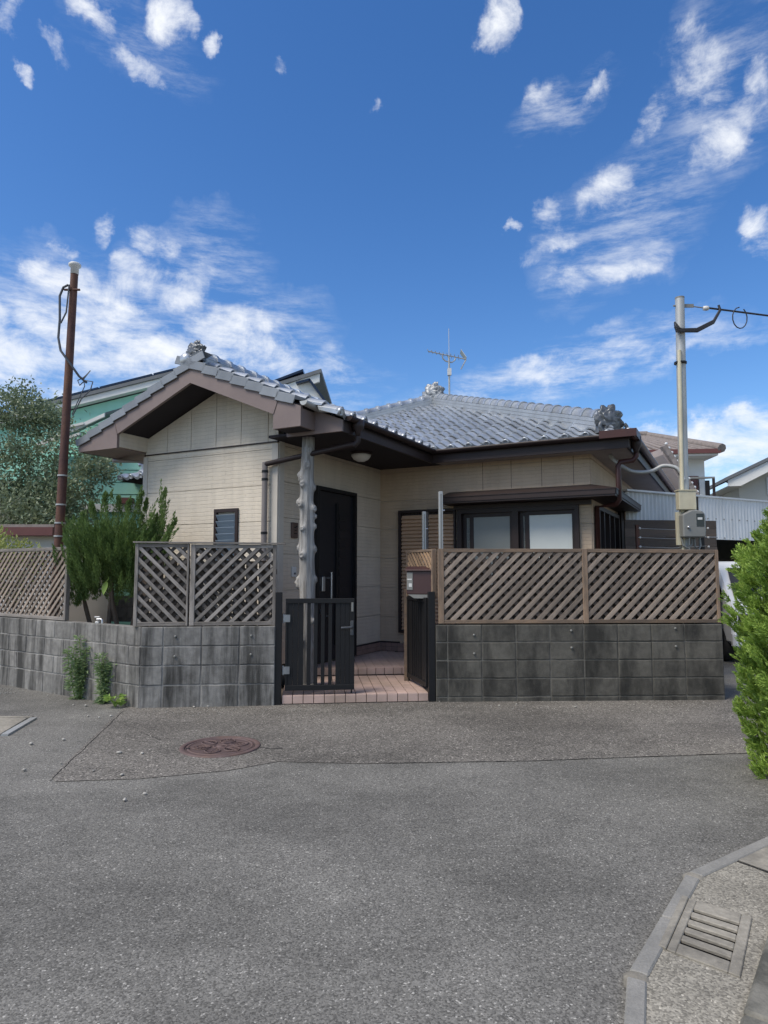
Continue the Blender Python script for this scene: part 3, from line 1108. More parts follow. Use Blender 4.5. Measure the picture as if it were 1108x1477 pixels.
# gable bargeboards with boxed ends
OFF = .05
bt = lambda a: ztile(a) - OFF
bb = lambda a: ZB - SL * abs(a - AA)
LE = AA - HALF
f = MB()
f.prism([(AA, -G, bt(AA)), (AA, -G, ZB), (BL, -G, bb(BL)), (BL, -G, ZS + .02), (LE + .04, -G, ZS + .02), (LE, -G, bt(LE) - .01)], (0, .04, 0))
f.build('bargeboard', M_BROWN_TRIM, house)
f = MB()
f.prism([(AA, -G, ZB), (AA, -G, bt(AA)), (BR1, -G, bt(BR1)), (BR1, -G, ZS + .02), (BR0, -G, ZS + .02), (BR0, -G, bb(BR0))], (0, .04, 0))
f.build('bargeboard', M_BROWN_TRIM, house)
# joint battens where the boards meet the boxed ends
for (a_, s_) in ((BL, -1), (BR0, 1)):
    f = MB()
    f.bar((a_ + s_ * .0, -G - .004, bb(a_) - .0), (a_ + s_ * .07, -G - .004, bt(a_ + s_ * .07)), .012, .008, up=(0, -1, 0))
    f.build('board_joint', M_BROWN_TRIM, house)
# boxed ends: side faces and undersides
box_part('eave_box', M_BROWN_TRIM, house, BR1 - .03, BR1 - .0, -G + .04, -.25, ZS + .02, bt(BR1) - .02)
box_part('eave_box', M_SOFFIT, house, BR0, BR1 - .03, -G + .04, -.25, ZS + .02, ZS + .05)
box_part('eave_box', M_SIDING, house, BL - .03, BL, -G + .04, -.002, ZS + .04, bb(BL) + .05)
box_part('eave_box', M_BROWN_TRIM, house, LE + .05, BL - .03, -G + .04, L, ZS + .02, ZS + .05)
box_part('left_fascia', M_DKBROWN, house, LE + .01, LE + .04, -G + .04, L, ZS + .02, ZE - .03)
# wing roof slabs (undersides are the gable soffit)
roof = empty('tile_roof', (0, 0, 0), 0, house)
VB = EB + HALF
f = MB()
zr = lambda a, d: ZE - .03 - d + SL * (HALF - abs(a - AA))
f.prism([(LE, -G + .03, zr(LE, .0)), (AA, -G + .03, zr(AA, 0)), (AA, -G + .03, zr(AA, .20)), (BL, -G + .03, zr(BL, .20)), (LE, -G + .03, zr(LE, .02))], (0, VB + G, 0))
f.build('roof_deck', M_SOFFIT, roof)
f = MB()
f.prism([(AA, -G + .03, zr(AA, 0)), (BR1, -G + .03, zr(BR1, 0)), (BR1, -G + .03, zr(BR1, .02)), (BR0, -G + .03, zr(BR0, .20)), (AA, -G + .03, zr(AA, .20))], (0, VB + G, 0))
f.prism([(BR1 + .001, -.22, zr(BR1, 0)), (EA, -.22, zr(EA, 0)), (EA, -.22, zr(EA, .02)), (BR1 + .001, -.22, zr(BR1, .12))], (0, EB + .22, 0))
f.build('roof_deck', M_SOFFIT, roof)
# main hip roof deck
RB0 = EB + K
RB1 = BK + .55 - K
if RB1 < RB0 + .3:
    RB1 = RB0 + .3
ZR = ZE + SL * K - .03
LM = ER - 2 * K
BE = RB1 + K
f = MB()
c = [(LM, EB, ZE - .03), (ER, EB, ZE - .03), (ER, BE, ZE - .03), (LM, BE, ZE - .03), (ER - K, RB0, ZR), (ER - K, RB1, ZR)]
f.add(c, [(0, 1, 4), (1, 2, 5, 4), (2, 3, 5), (3, 0, 4, 5)])
f.build('roof_deck', M_SOFFIT, roof)

# -- roof tiles
TW, TL = .275, .245
PROF = [(0, .018), (.022, .048), (.048, .066), (.078, .060), (.108, .034), (.142, .004), (.185, -.012), (.230, -.004), (.262, .014), (.288, .030)]


def tile_mesh(eave=False):
    mb = MB()
    n = len(PROF)
    lift = .046
    lo = [(x, -.02, z + lift) for (x, z) in PROF]
    hi = [(x, TL + .03, z + .004) for (x, z) in PROF]
    drop = .055 if eave else .026
    lb = [(x, -.014, z + lift - drop) for (x, z) in PROF]
    mb.add(lo + hi, [(i, i + 1, n + i + 1, n + i) for i in range(n - 1)], True)
    mb.add(lo + lb, [(n + i, n + i + 1, i + 1, i) for i in range(n - 1)], False)
    mb.add([lo[0], hi[0], (0, TL, -.01), (0, -.014, lo[0][2] - drop)], [(0, 1, 2, 3)])
    if eave:
        mb.lathe([(.0, .0), (.030, .0), (.036, .006), (.048, .006), (.050, -.01), (.050, -.05)], 14, Matrix.Translation((.048, -.030, .05)) @ Matrix.Rotation(R(90), 4, 'X'))
    return mb.mesh('eave_tile' if eave else 'roof_tile', M_ROOF)


TILE, EAVE = tile_mesh(), tile_mesh(True)
cand = []      # (pixel size, matrix, mesh, name)
rest = MB()


def face_tiles(O, u, v, nrows, x0, x1, clips, eave=True, visible=True):
    """clips(center x, d) -> list of (px, pd, nx, nd): keep the side where (x-px)*nx+(d-pd)*nd >= 0; None drops the tile"""
    u, v = Vector(u), Vector(v)
    n = u.cross(v)
    O = Vector(O)
    rot = Matrix((u, v, n)).transposed().to_4x4()
    for j in range(nrows):
        x = x0
        i = 0
        while x < x1 - .02:
            d = (j + .5) * TL * CS
            cl = clips(x + TW / 2, d)
            if cl is not None:
                jit = Matrix.Rotation(random.uniform(-.012, .012), 4, 'X') @ Matrix.Rotation(random.uniform(-.012, .012), 4, 'Y')
                m = Matrix.Translation(O + u * x + v * (j * TL) + n * (.0 + random.uniform(-.003, .003))) @ rot @ jit
                me = EAVE if (j == 0 and eave) else TILE
                crossing = []
                keep = True
                for (px, pd, nx, nd) in cl:
                    vals = [((x + cx) - px) * nx + (j * TL * CS + cd * CS - pd) * nd for cx in (0, TW) for cd in (-.02, TL + .03)]
                    if max(vals) <= 0.01:
                        keep = False
                        break
                    if min(vals) < -0.01:
                        crossing.append((px, pd, nx, nd))
                if keep:
                    if crossing:
                        bm = bmesh.new()
                        bm.from_mesh(me)
                        for (px, pd, nx, nd) in crossing:
                            no = Vector((nx, nd * CS, 0)).normalized()
                            co = Vector((px - x, pd / CS - j * TL, 0))
                            bmesh.ops.bisect_plane(bm, geom=bm.verts[:] + bm.edges[:] + bm.faces[:], plane_co=co, plane_no=-no, clear_outer=True)
                        if not bm.faces:
                            bm.free()
                            keep = False
                        else:
                            me = me.copy()
                            bm.to_mesh(me)
                            bm.free()
                if keep:
                    c3 = HM @ (m @ Vector((TW / 2, TL / 2, 0)))
                    qx, qy, dist = to_px(c3)
                    facing = (CAM_L - (m @ Vector((TW / 2, TL / 2, 0)))).dot(n)
                    vis = visible and 0 < qx < 1108 and facing > 0
                    cand.append(((1.0 / dist if vis else 0.0), m, me, 'eave_tile' if (j == 0 and eave) else 'roof_tile'))
            x += TW
            i += 1


ROWS = int(K / CS / TL) + 1


def clip_front(x, d):
    a = LM + x
    if d > K:
        return None
    cl = [(0, 0, 1, -1), (2 * K, 0, -1, -1)]
    if a > AA:
        cl.append((EA - LM, 0, 1, 1))
    else:
        cl.append((LE - LM, 0, -1, 1))
    if d > HALF + .25:
        cl = cl[:2]
    return cl


face_tiles((LM, EB, ZE), (1, 0, 0), (0, CS, SN), ROWS, (EA - LM) % TW - TW, 2 * K, clip_front)
# right slope of the wing
FB = -G + .16


def clip_wr(x, d):
    b = FB + x
    if d > HALF + .05:
        return None
    if d < EA - BR1 and b < -.25:
        return None
    return [(EB - FB, 0, -1, 1), (0, HALF, 0, -1)]


face_tiles((EA, FB, ZE), (0, 1, 0), (-CS, 0, SN), int(HALF / CS / TL) + 1, 0, VB - FB + .3, clip_wr)


def clip_wl(x, d):
    if d > HALF + .05:
        return None
    return [(0, HALF, 0, -1)]


face_tiles((LE, VB - .2, ZE), (0, -1, 0), (CS, 0, SN), int(HALF / CS / TL) + 1, 0, VB - .2 - FB, clip_wl)


def clip_mr(x, d):
    if d > K:
        return None
    return [(0, 0, 1, -1), (BE - EB, 0, -1, -1)]


face_tiles((ER, EB, ZE), (0, 1, 0), (-CS, 0, SN), ROWS, 0, BE - EB, clip_mr)
face_tiles((LM, BE, ZE), (0, -1, 0), (CS, 0, SN), ROWS, 0, BE - EB, clip_mr)
cand.sort(key=lambda c: -c[0])
used = {'roof_tile': 0, 'eave_tile': 0}
for (s, m, me, nm) in cand:
    if s > 0 and used[nm] < 295:
        used[nm] += 1
        link(nm, me, m, roof)
    else:
        sm = [p.use_smooth for p in me.polygons]
        b0_ = len(rest.v)
        rest.v += [tuple(m @ v_.co) for v_ in me.vertices]
        rest.f += [tuple(b0_ + q for q in p.vertices) for p in me.polygons]
        rest.s += sm
ro = rest.build('roof_tiles_out_of_view', M_ROOF, roof)
ro['kind'] = 'stuff'

# verge tiles along the gable
vt = MB()
vt.add([(0, -.0, .045), (.19, -.0, .05), (.19, TL + .02, .02), (0, TL + .02, .015)], [(0, 1, 2, 3)])
vt.prism([(-.008, -.01, .052), (-.008, TL + .015, .022), (-.008, TL + .015, -.085), (-.008, -.01, -.055)], (.018, 0, 0))
vt.prism([(0, -.01, .052), (.19, -.01, .055), (.19, -.01, .020), (0, -.01, .0)], (0, .012, 0))
VT = vt.mesh('verge_tile', roof_mat('verge_tile_grey', (0.22, 0.235, 0.25), .45, .25), bevel=.004)
# mirrored copy for the other slope
VT2 = VT.copy()
VT2.transform(Matrix.Diagonal((-1, 1, 1, 1)))
VT2.flip_normals()
nv = int(HALF / CS / TL) + 1
for j in range(nv):
    d = j * TL * CS
    if EA - d < BR1 + .1:
        rot = Matrix((Vector((0, 1, 0)), Vector((-CS, 0, SN)), Vector((SN, 0, CS)))).transposed().to_4x4()
        link('verge_tile', VT, Matrix.Translation((EA - d, -G - .02, ZE + SL * d)) @ rot, roof)
    rot = Matrix((Vector((0, -1, 0)), Vector((CS, 0, SN)), Vector((-SN, 0, CS)))).transposed().to_4x4()
    link('verge_tile', VT2, Matrix.Translation((LE + d, -G - .02, ZE + SL * d)) @ rot, roof)

# ridges
cap = MB()
n = 9
CLn = .27
ringv = []
for (y, r) in ((0, .118), (.055, .118), (.06, .098), (CLn + .03, .098)):
    ringv += [(r * math.cos(math.pi * k / (n - 1)), y, r * math.sin(math.pi * k / (n - 1)) * 1.05) for k in range(n)]
fs = []
for i in range(3):
    for k in range(n - 1):
        fs.append((i * n + k + 1, i * n + k, (i + 1) * n + k, (i + 1) * n + k + 1))
cap.add(ringv, fs, True)
cap.add(ringv[:n], [tuple(range(n))])
CAP = cap.mesh('ridge_tile', M_ROOF)


def ridge(p0, p1, h=.13, w=.25, layers=3):
    """p0 low/front end, p1 high/back end, on the tile plane"""
    p0, p1 = Vector(p0), Vector(p1)
    d = (p1 - p0)
    Ln = d.length
    d.normalize()
    side = d.cross(Vector((0, 0, 1))).normalized()
    up = side.cross(d)
    rot = Matrix((side, d, up)).transposed().to_4x4()
    m = Matrix.Translation(p0) @ rot
    for q in range(layers):
        f = MB()
        ww = w - .018 * q
        z0_ = -.06 if q == 0 else h * q / layers + .004
        f.box(-ww / 2, ww / 2, .02 * q, Ln, z0_, h * (q + 1) / layers, m)
        f.build('ridge_course', M_ROOF_OLD, roof)
    k = 0
    while k * CLn < Ln - .05:
        mm = m @ Matrix.Translation((0, k * CLn, h + .004))
        link('ridge_tile', CAP, mm, roof)
        k += 1
    return m


def ornament(m, s, mat=None):
    """carved cloud ornament at a ridge end, facing -y of m"""
    f = MB()
    f.prism([(-.30, 0, -.06), (.30, 0, -.06), (.27, 0, .14), (.18, 0, .26), (-.18, 0, .26), (-.27, 0, .14)], (0, .14, 0))
    NU, NV = 56, 40
    vs, fs = [], []
    for j in range(NV + 1):
        th = math.pi * j / NV
        for i in range(NU):
            ph = 2 * math.pi * i / NU
            x, y, z = math.sin(th) * math.cos(ph), math.sin(th) * math.sin(ph), math.cos(th)
            w = mnoise.noise((x * 2.1 + 3, y * 2.1, z * 2.1 + 1))
            sw = math.sin(7 * (math.atan2(z, x) + 1.6 * math.hypot(x, z)) + 3 * w)
            rdg = 1 - abs(mnoise.noise((x * 3.1, y * 3.1 + 5, z * 3.1))) * 2
            r = 1 + .17 * sw * (1 - abs(y) * .4) + .22 * (rdg - .5) + .12 * w
            vs.append((x * .30 * r, y * .13 * r + .05, .20 + z * .30 * r))
    for j in range(NV):
        for i in range(NU):
            i2 = (i + 1) % NU
            fs.append((j * NU + i, (j + 1) * NU + i, (j + 1) * NU + i2, j * NU + i2))
    f.add(vs, fs, True)
    for sg in (1, -1):          # scrolls at the feet
        pts_, rs = [], []
        for i in range(18):
            t = i / 17
            a = 1.9 + t * 4.8
            rr = .105 * (1 - .7 * t)
            pts_.append((sg * (-.24 + rr * math.cos(a)), -.06 - .03 * t, .03 + rr * math.sin(a)))
            rs.append(.042 * (1 - .4 * t))
        f.tube(pts_, rs, 8)
    me = f.mesh('ridge_ornament', mat or M_ONI)
    me.transform(Matrix.Scale(s, 4))
    return link('ridge_ornament', me, m, roof)


# wing ridge
ridge((AA, -G + .10, ZE + SL * HALF + .02), (AA, VB + .1, ZE + SL * HALF + .02), h=.07, w=.22, layers=2)
ornament(Matrix.Translation((AA + .01, -G + .06, ZE + SL * HALF + .05)), .46)
tm = MB()
tm.lathe([(0, .02), (.05, .02), (.07, .0), (.08, -.01), (.082, -.2)], 16, Matrix.Translation((AA - .10, -G - .02, ZE + SL * HALF + .055)) @ Matrix.Rotation(R(90), 4, 'X'))
tm.build('round_end_tile', M_ROOF, roof)
# hips and the main ridge
APX = Vector((ER - K, RB0, ZE + SL * K))
hipdir = Vector((-1, 1, SL)).normalized()
lo = Vector((ER, EB, ZE)) + hipdir * .42
ridge(lo, APX, h=.17, w=.26, layers=3)
ornament(Matrix.Translation(Vector((ER, EB, ZE)) + hipdir * .36 + Vector((0, 0, .03))) @ Matrix.Rotation(R(45), 4, 'Z'), .66)
hip2 = Vector((1, 1, SL)).normalized()
ridge(Vector((LM, EB, ZE)) + hip2 * .42, APX, h=.17, w=.26, layers=3)
ridge(APX + Vector((0, -.05, .06)), Vector((ER - K, RB1, ZE + SL * K + .06)), h=.24, w=.27, layers=3)
ornament(Matrix.Translation(APX + Vector((0, -.12, .10))), .78, material('peak_ornament_tile', (0.24, 0.255, 0.27), .4, metal=.25, var=.4, scale=14, bump=.2, bscale=60))
ridge(Vector((LM, BE, ZE)), Vector((ER - K, RB1, ZE + SL * K)), h=.13)
ridge(Vector((ER, BE, ZE)), Vector((ER - K, RB1, ZE + SL * K)), h=.13)


# -- gutters and downpipes
def gutter(p0, p1, r, mat, name='gutter', parent=house, th=.006):
    p0, p1 = Vector(p0), Vector(p1)
    d = (p1 - p0).normalized()
    side = d.cross(Vector((0, 0, 1))).normalized()
    nn = 9
    prof = [(-math.cos(math.pi * k / (nn - 1)) * r, -math.sin(math.pi * k / (nn - 1)) * r) for k in range(nn)]
    prof += [(-math.cos(math.pi * k / (nn - 1)) * (r - th), -math.sin(math.pi * k / (nn - 1)) * (r - th)) for k in range(nn - 1, -1, -1)]
    f = MB()
    m_ = len(prof)
    vs = [p + side * x + Vector((0, 0, z)) for p in (p0, p1) for (x, z) in prof]
    f.add(vs, [(i, (i + 1) % m_, m_ + (i + 1) % m_, m_ + i) for i in range(m_)], True)
    for e in (p0, p1):
        f.add([e + side * x + Vector((0, 0, z)) for (x, z) in prof[:nn]], [tuple(range(nn))])
    return f.build(name, mat, parent)


GZ = ZE + .012
gutter((EA + .055, -.20, GZ), (EA + .055, EB - .055, GZ), .055, M_DKBROWN)
gutter((EA + .002, EB - .055, GZ), (ER + .06, EB - .055, GZ), .055, M_DKBROWN)
gutter((ER + .055, EB - .05, GZ), (ER + .055, BK + .5, GZ), .055, M_REDBROWN)
box_part('gutter_corner', M_REDBROWN, house, ER - .35, ER + .115, EB - .118, EB - .108, GZ - .05, GZ + .05)
box_part('gutter_corner', M_REDBROWN, house, ER + .105, ER + .115, EB - .108, EB + .35, GZ - .05, GZ + .05)
gutter((LE - .05, -G + .15, GZ), (LE - .05, L, GZ), .055, M_DKBROWN)
# short gutter of the upper verge and pipe that carries it over the porch roof
gutter((BR1 + .05, -G - .02, ztile(BR1) + .0), (BR1 + .05, -.20, ztile(BR1) - .02), .05, M_GALV)
f = MB()
f.tube([(BR1 + .13, -.34, ztile(BR1) - .06), (EA + .055, -.34, ztile(EA) + .045)], .034, 10)
f.build('gutter_pipe', M_GALV, house)
f = MB()
f.tube([(BR1 + .30, -.34, ztile(BR1 + .3) + .0), (BR1 + .32, -.34, ztile(BR1 + .3) + .0)], .038, 10)
f.build('pipe_clip', M_BLACK, house)
# collector and downpipe crossing in front of the log
cb0 = Vector((EA + .055, .02, GZ - .07))
f = MB()
f.lathe([(.03, -.13), (.034, -.08), (.075, -.03), (.078, .06)], 12, Matrix.Translation(cb0))
f.build('gutter_hopper', M_DKBROWN, house)
pa = on_front(387, 672)
dpt = Vector((pa[0] + .02, -.09, pa[1]))
f = MB()
f.tube([cb0 + Vector((0, 0, -.13)), cb0 + Vector((0, 0, -.19)), cb0 + Vector((-.05, -.02, -.24))], .036, 10)
f.tube([cb0 + Vector((-.03, -.02, -.22)), dpt + Vector((.03, 0, .01)), dpt], .033, 12)
f.build('downpipe_bend', M_DKBROWN, house)
f = MB()
f.tube([dpt + Vector((0, 0, .03)), (dpt.x, dpt.y, .1)], .036, 12)
f.build('downpipe', M_PIPE, house)
for zz in (dpt.z - .10, dpt.z - .20, 1.9):
    f = MB()
    f.tube([(dpt.x, dpt.y, zz), (dpt.x, dpt.y, zz + .03)], .041, 12)
    f.build('pipe_clip', M_BLACK, house)
# left rear corner downpipe
f = MB()
f.tube([(LE - .05, .12, GZ - .04), (LE - .05, .12, GZ - .15), (-WW - .06, .05, GZ - .24), (-WW - .06, .05, .1)], .034, 10)
f.build('downpipe', M_PIPE, house)
# right corner downpipe, lower pipe back under the hood
q0 = Vector((ER + .055, EB + .30, GZ - .05))
f = MB()
f.lathe([(.035, -.18), (.038, -.12), (.07, -.06), (.072, .06)], 12, Matrix.Translation(q0))
f.build('gutter_hopper', M_DKBROWN, house)
f = MB()
f.tube([q0 + Vector((0, 0, -.1)), q0 + Vector((0, 0, -.2)), q0 + Vector((-.04, -.03, -.26)), (HS + .03, HF + .30, ZH + .38), (HS + .01, HF + .26, ZH + .32), (HS + .01, HF + .26, ZH - .14), (HS - .03, HF + .27, ZH - .19), (MW + .06, L + .10, ZH - .20), (MW + .06, L + .10, .1)], .036, 12)
f.build('downpipe', M_REDBROWN, house)
# conduit from the eave to the service pole leaves from here (built with the pole)
# porch lamp
lpx = HMI @ py(521, 657, 9.05)
f = MB()
f.lathe([(.15, 0), (.15, -.03), (.14, -.035)], 28, Matrix.Translation((lpx.x, lpx.y, ZS)))
lampo = f.build('porch_light', M_DKBROWN, house)
f = MB()
f.lathe([(.135, -.035), (.13, -.06), (.10, -.10), (.05, -.125), (0, -.13)], 28, Matrix.Translation((lpx.x, lpx.y, ZS)))
f.build('lamp_shade', M_LAMP, lampo)

# -- the knotty log post
LOGP = HMI @ py(443, 800, 8.02)
ZLOG0 = .10
knots = []
for (zx, zy) in ((325, 30), (325, 275), (322, 680), (318, 960), (462, 145), (462, 400), (462, 490), (460, 690), (466, 960), (350, 300), (365, 510), (362, 745), (322, 1010), (365, 120), (445, 330)):
    u_, v_ = 380 + zx / 6.155, 680 + zy / 6.155
    off = (u_ - 443) / 9.7
    ang = math.asin(max(-1, min(1, off * .98)))     # 0 faces the camera
    knots.append((ang, py(u_, v_, 8.02).z, random.uniform(.020, .034), random.uniform(.026, .046)))
knots += [(a_, z_, random.uniform(.02, .032), random.uniform(.022, .04)) for (a_, z_) in ((.9, .85), (1.2, .55), (-.6, .62), (.3, 2.9), (.1, 2.72), (-.9, 2.55))]
f = MB()
NR, NS = 330, 64
vs = []
zl0, zl1 = ZLOG0, ZS + .005
for i in range(NR + 1):
    t = i / NR
    z = zl0 + (zl1 - zl0) * t
    r0 = .102 - .030 * t
    cx, cy = .012 * math.sin(z * 2.1), .010 * math.cos(z * 1.7)
    for s in range(NS):
        th = 2 * math.pi * s / NS
        r = r0 * (1 + .05 * math.sin(3 * th + z * 1.3) + .03 * math.sin(7 * th - z * 3))
        for (ka, kz, ks, kh) in knots:
            dth = (th - ka + math.pi) % (2 * math.pi) - math.pi
            dd = (dth * r0) ** 2 + ((z - kz) * .8) ** 2
            if dd < .02:
                r += kh * math.exp(-(dd / (ks ** 2)) ** 1.3) - kh * .75 * math.exp(-dd / ((ks * .42) ** 2)) + .014 * math.exp(-dd / (.06 ** 2))
        r += .004 * mnoise.noise((math.cos(th) * 3, math.sin(th) * 3, z * 2.5))
        # angle 0 towards the camera (world -y) -> house frame
        wx, wy = math.sin(th) * r, -math.cos(th) * r
        vs.append((wx + cx, wy + cy, z))
fs = []
for i in range(NR):
    for s in range(NS):
        s2 = (s + 1) % NS
        fs.append((i * NS + s, i * NS + s2, (i + 1) * NS + s2, (i + 1) * NS + s))
f.add(vs, fs, True)
lo_ = f.build('log_post', M_LOG, house)
lo_.location = (LOGP.x, LOGP.y, 0)
lo_.rotation_euler = (0, 0, TH)
f = MB()
f.lathe([(.15, ZLOG0 - .08), (.15, ZLOG0 + .0), (.12, ZLOG0 + .03), (.09, ZLOG0 + .03)], 16)
o = f.build('log_base_stone', M_CONC, house)
o.location = (LOGP.x, LOGP.y, 0)

# -- tv antenna on the ridge
at = HMI @ py(648, 578, 15.2)
ant = thing('tv_antenna', 'thin metal television aerial on a mast standing on the tile ridge', 'antenna', HM @ Vector((ER - K + .05, RB0 + .55, ZE + SL * K + .30)), 0)
wz = ant.location.z
atop = py(648, 474, ant.location.y).z - wz
ax0 = py(648, 540, ant.location.y).x - ant.location.x
f = MB()
f.tube([(ax0, 0, -.12), (ax0, 0, atop * .60)], .022, 8)
f.build('mast', M_GALV, ant)
f = MB()
f.tube([(ax0, 0, atop * .6), (ax0, 0, atop)], .010, 6)
f.build('mast_tip', M_STEEL, ant)
pxm = ant.location.y / F_PX
bz = py(648, 514, ant.location.y).z - wz
p0 = Vector((-31 * pxm + ax0, -.1, bz + .09))
p1 = Vector((26 * pxm + ax0, .1, bz - .04))
f = MB()
f.tube([p0, p1], .014, 6)
f.build('boom', M_GALV, ant)
for k in range(9):
    t = k / 10
    c_ = p0.lerp(p1, t)
    h_ = .09 + .06 * t
    f = MB()
    f.tube([c_ + Vector((-.03, -h_ * 1.4, .004)), c_ + Vector((.03, h_ * 1.4, .004))], .007, 5)
    f.build('element', M_GALV, ant)
f = MB()
f.tube([p0.lerp(p1, .36), p0.lerp(p1, .38) + Vector((0, 0, -.10)), p0.lerp(p1, .45) + Vector((0, 0, -.15)), p0.lerp(p1, .62) + Vector((0, 0, -.15)), p0.lerp(p1, .70) + Vector((0, 0, -.08)), p0.lerp(p1, .72)], .016, 6)
f.build('bracket', M_GALV, ant)
for s_ in (1, -1):
    f = MB()
    f.bar(p1, p1 + Vector((-.12, .08, s_ * .22)), .16, .012, up=(1, 0, 0))
    f.build('reflector', M_GALV, ant)
f = MB()
f.box(ax0 - .04, ax0 + .05, -.05, .03, bz - .46, bz - .30)
f.build('booster_box', M_WHITE_PL, ant)

# ------------------------------------------------------------------ block walls


def block_wall(label, p0, p1, top, rows, bw, mat, mortar, thick=.12, first=None, half_rows=True, studs=()):
    """p0 -> p1 along the street side; blocks are children"""
    p0, p1 = Vector(p0), Vector(p1)
    d = p1 - p0
    Ln = d.length
    t = thing('block_wall', label, 'wall', p0, math.atan2(d.y, d.x))
    box_part('mortar_core', mortar, t, .004, Ln - .004, .006, thick - .006, -.1, top - .006)
    cache = {}
    for r, (z0, z1) in enumerate(rows):
        x = 0.0
        xs = [0.0]
        if first:
            xs.append(first)
        elif half_rows and r % 2:
            xs.append(bw * .5)
        while xs[-1] < Ln - .001:
            nx = xs[-1] + bw
            if nx > Ln - .1:
                nx = Ln
            xs.append(nx)
        for i in range(len(xs) - 1):
            w_ = xs[i + 1] - xs[i] - .011
            key = (round(w_, 3), round(z1 - z0, 3))
            if key not in cache:
                cache[key] = MB().box(0, w_, 0, thick, 0, z1 - z0 - .011).mesh('block', mat, bevel=.006)
            jx, jy = random.uniform(-.001, .001), random.uniform(-.004, .003)
            link('block', cache[key], Matrix.Translation((xs[i] + .0055 + jx, jy, z0 + .0055)) @ Matrix.Rotation(random.uniform(-.003, .003), 4, 'Z'), t)
    for (sx, sz) in studs:
        f = MB()
        f.lathe([(.013, -.01), (.013, .012), (.008, .018), (0, .018)], 10, Matrix.Translation((sx, -.0, sz)) @ Matrix.Rotation(R(90), 4, 'X'))
        f.build('stud', M_METER, t)
    return t


TOP = .855
rows4 = [(-.02, .235), (.235, .44), (.44, .645), (.645, TOP)]
# front-left wall, between the street corner and the gate
LW = block_wall('stained grey block wall between the street corner and the closed gate leaf', K_CORNER, K_GATE_L, TOP, rows4, .40, M_BLOCK_L, M_MORTAR_L, first=.235,
                studs=[(.36, .75), (.36, .54), (1.16, .75), (1.16, .55)])
# left wall running back along the side street
LWL = (K_FARL - K_CORNER).length
LS = block_wall('long grey block wall behind the tall weeds, under the rusty pole', K_FARL, K_CORNER - d_left * .0, TOP, rows4, .40, M_BLOCK_L, M_MORTAR_L)
rows5 = [(-.06, .055), (.055, .255), (.255, .455), (.455, .655), (.655, TOP - .005)]
RW = block_wall('dark mossy block wall to the right of the gate', K_GATE_R, K_RIGHT, TOP - .005, rows5, .385, M_BLOCK_R, M_MORTAR_R, first=.135,
                half_rows=False, studs=[(.43, .735), (.43, .53), (1.53, .78), (1.53, .59), (2.72, .80), (2.72, .60)])
# return of the right wall into the property
rt = K_RIGHT + Vector((.0, .125, 0))
RWB = block_wall('short grimy block wall running back beside the parked van', rt, rt + Vector((.35, 3.2, 0)), TOP - .01, rows5, .385, M_BLOCK_R, M_MORTAR_R, half_rows=False)

# ------------------------------------------------------------------ lattice fences
SLAT = {}


def slat_mesh(mat, w=.036, th=.011):
    key = (mat.name, w)
    if key not in SLAT:
        SLAT[key] = MB().box(-.5, .5, -th / 2, th / 2, -w / 2, w / 2).mesh('slat', mat)
    return SLAT[key]


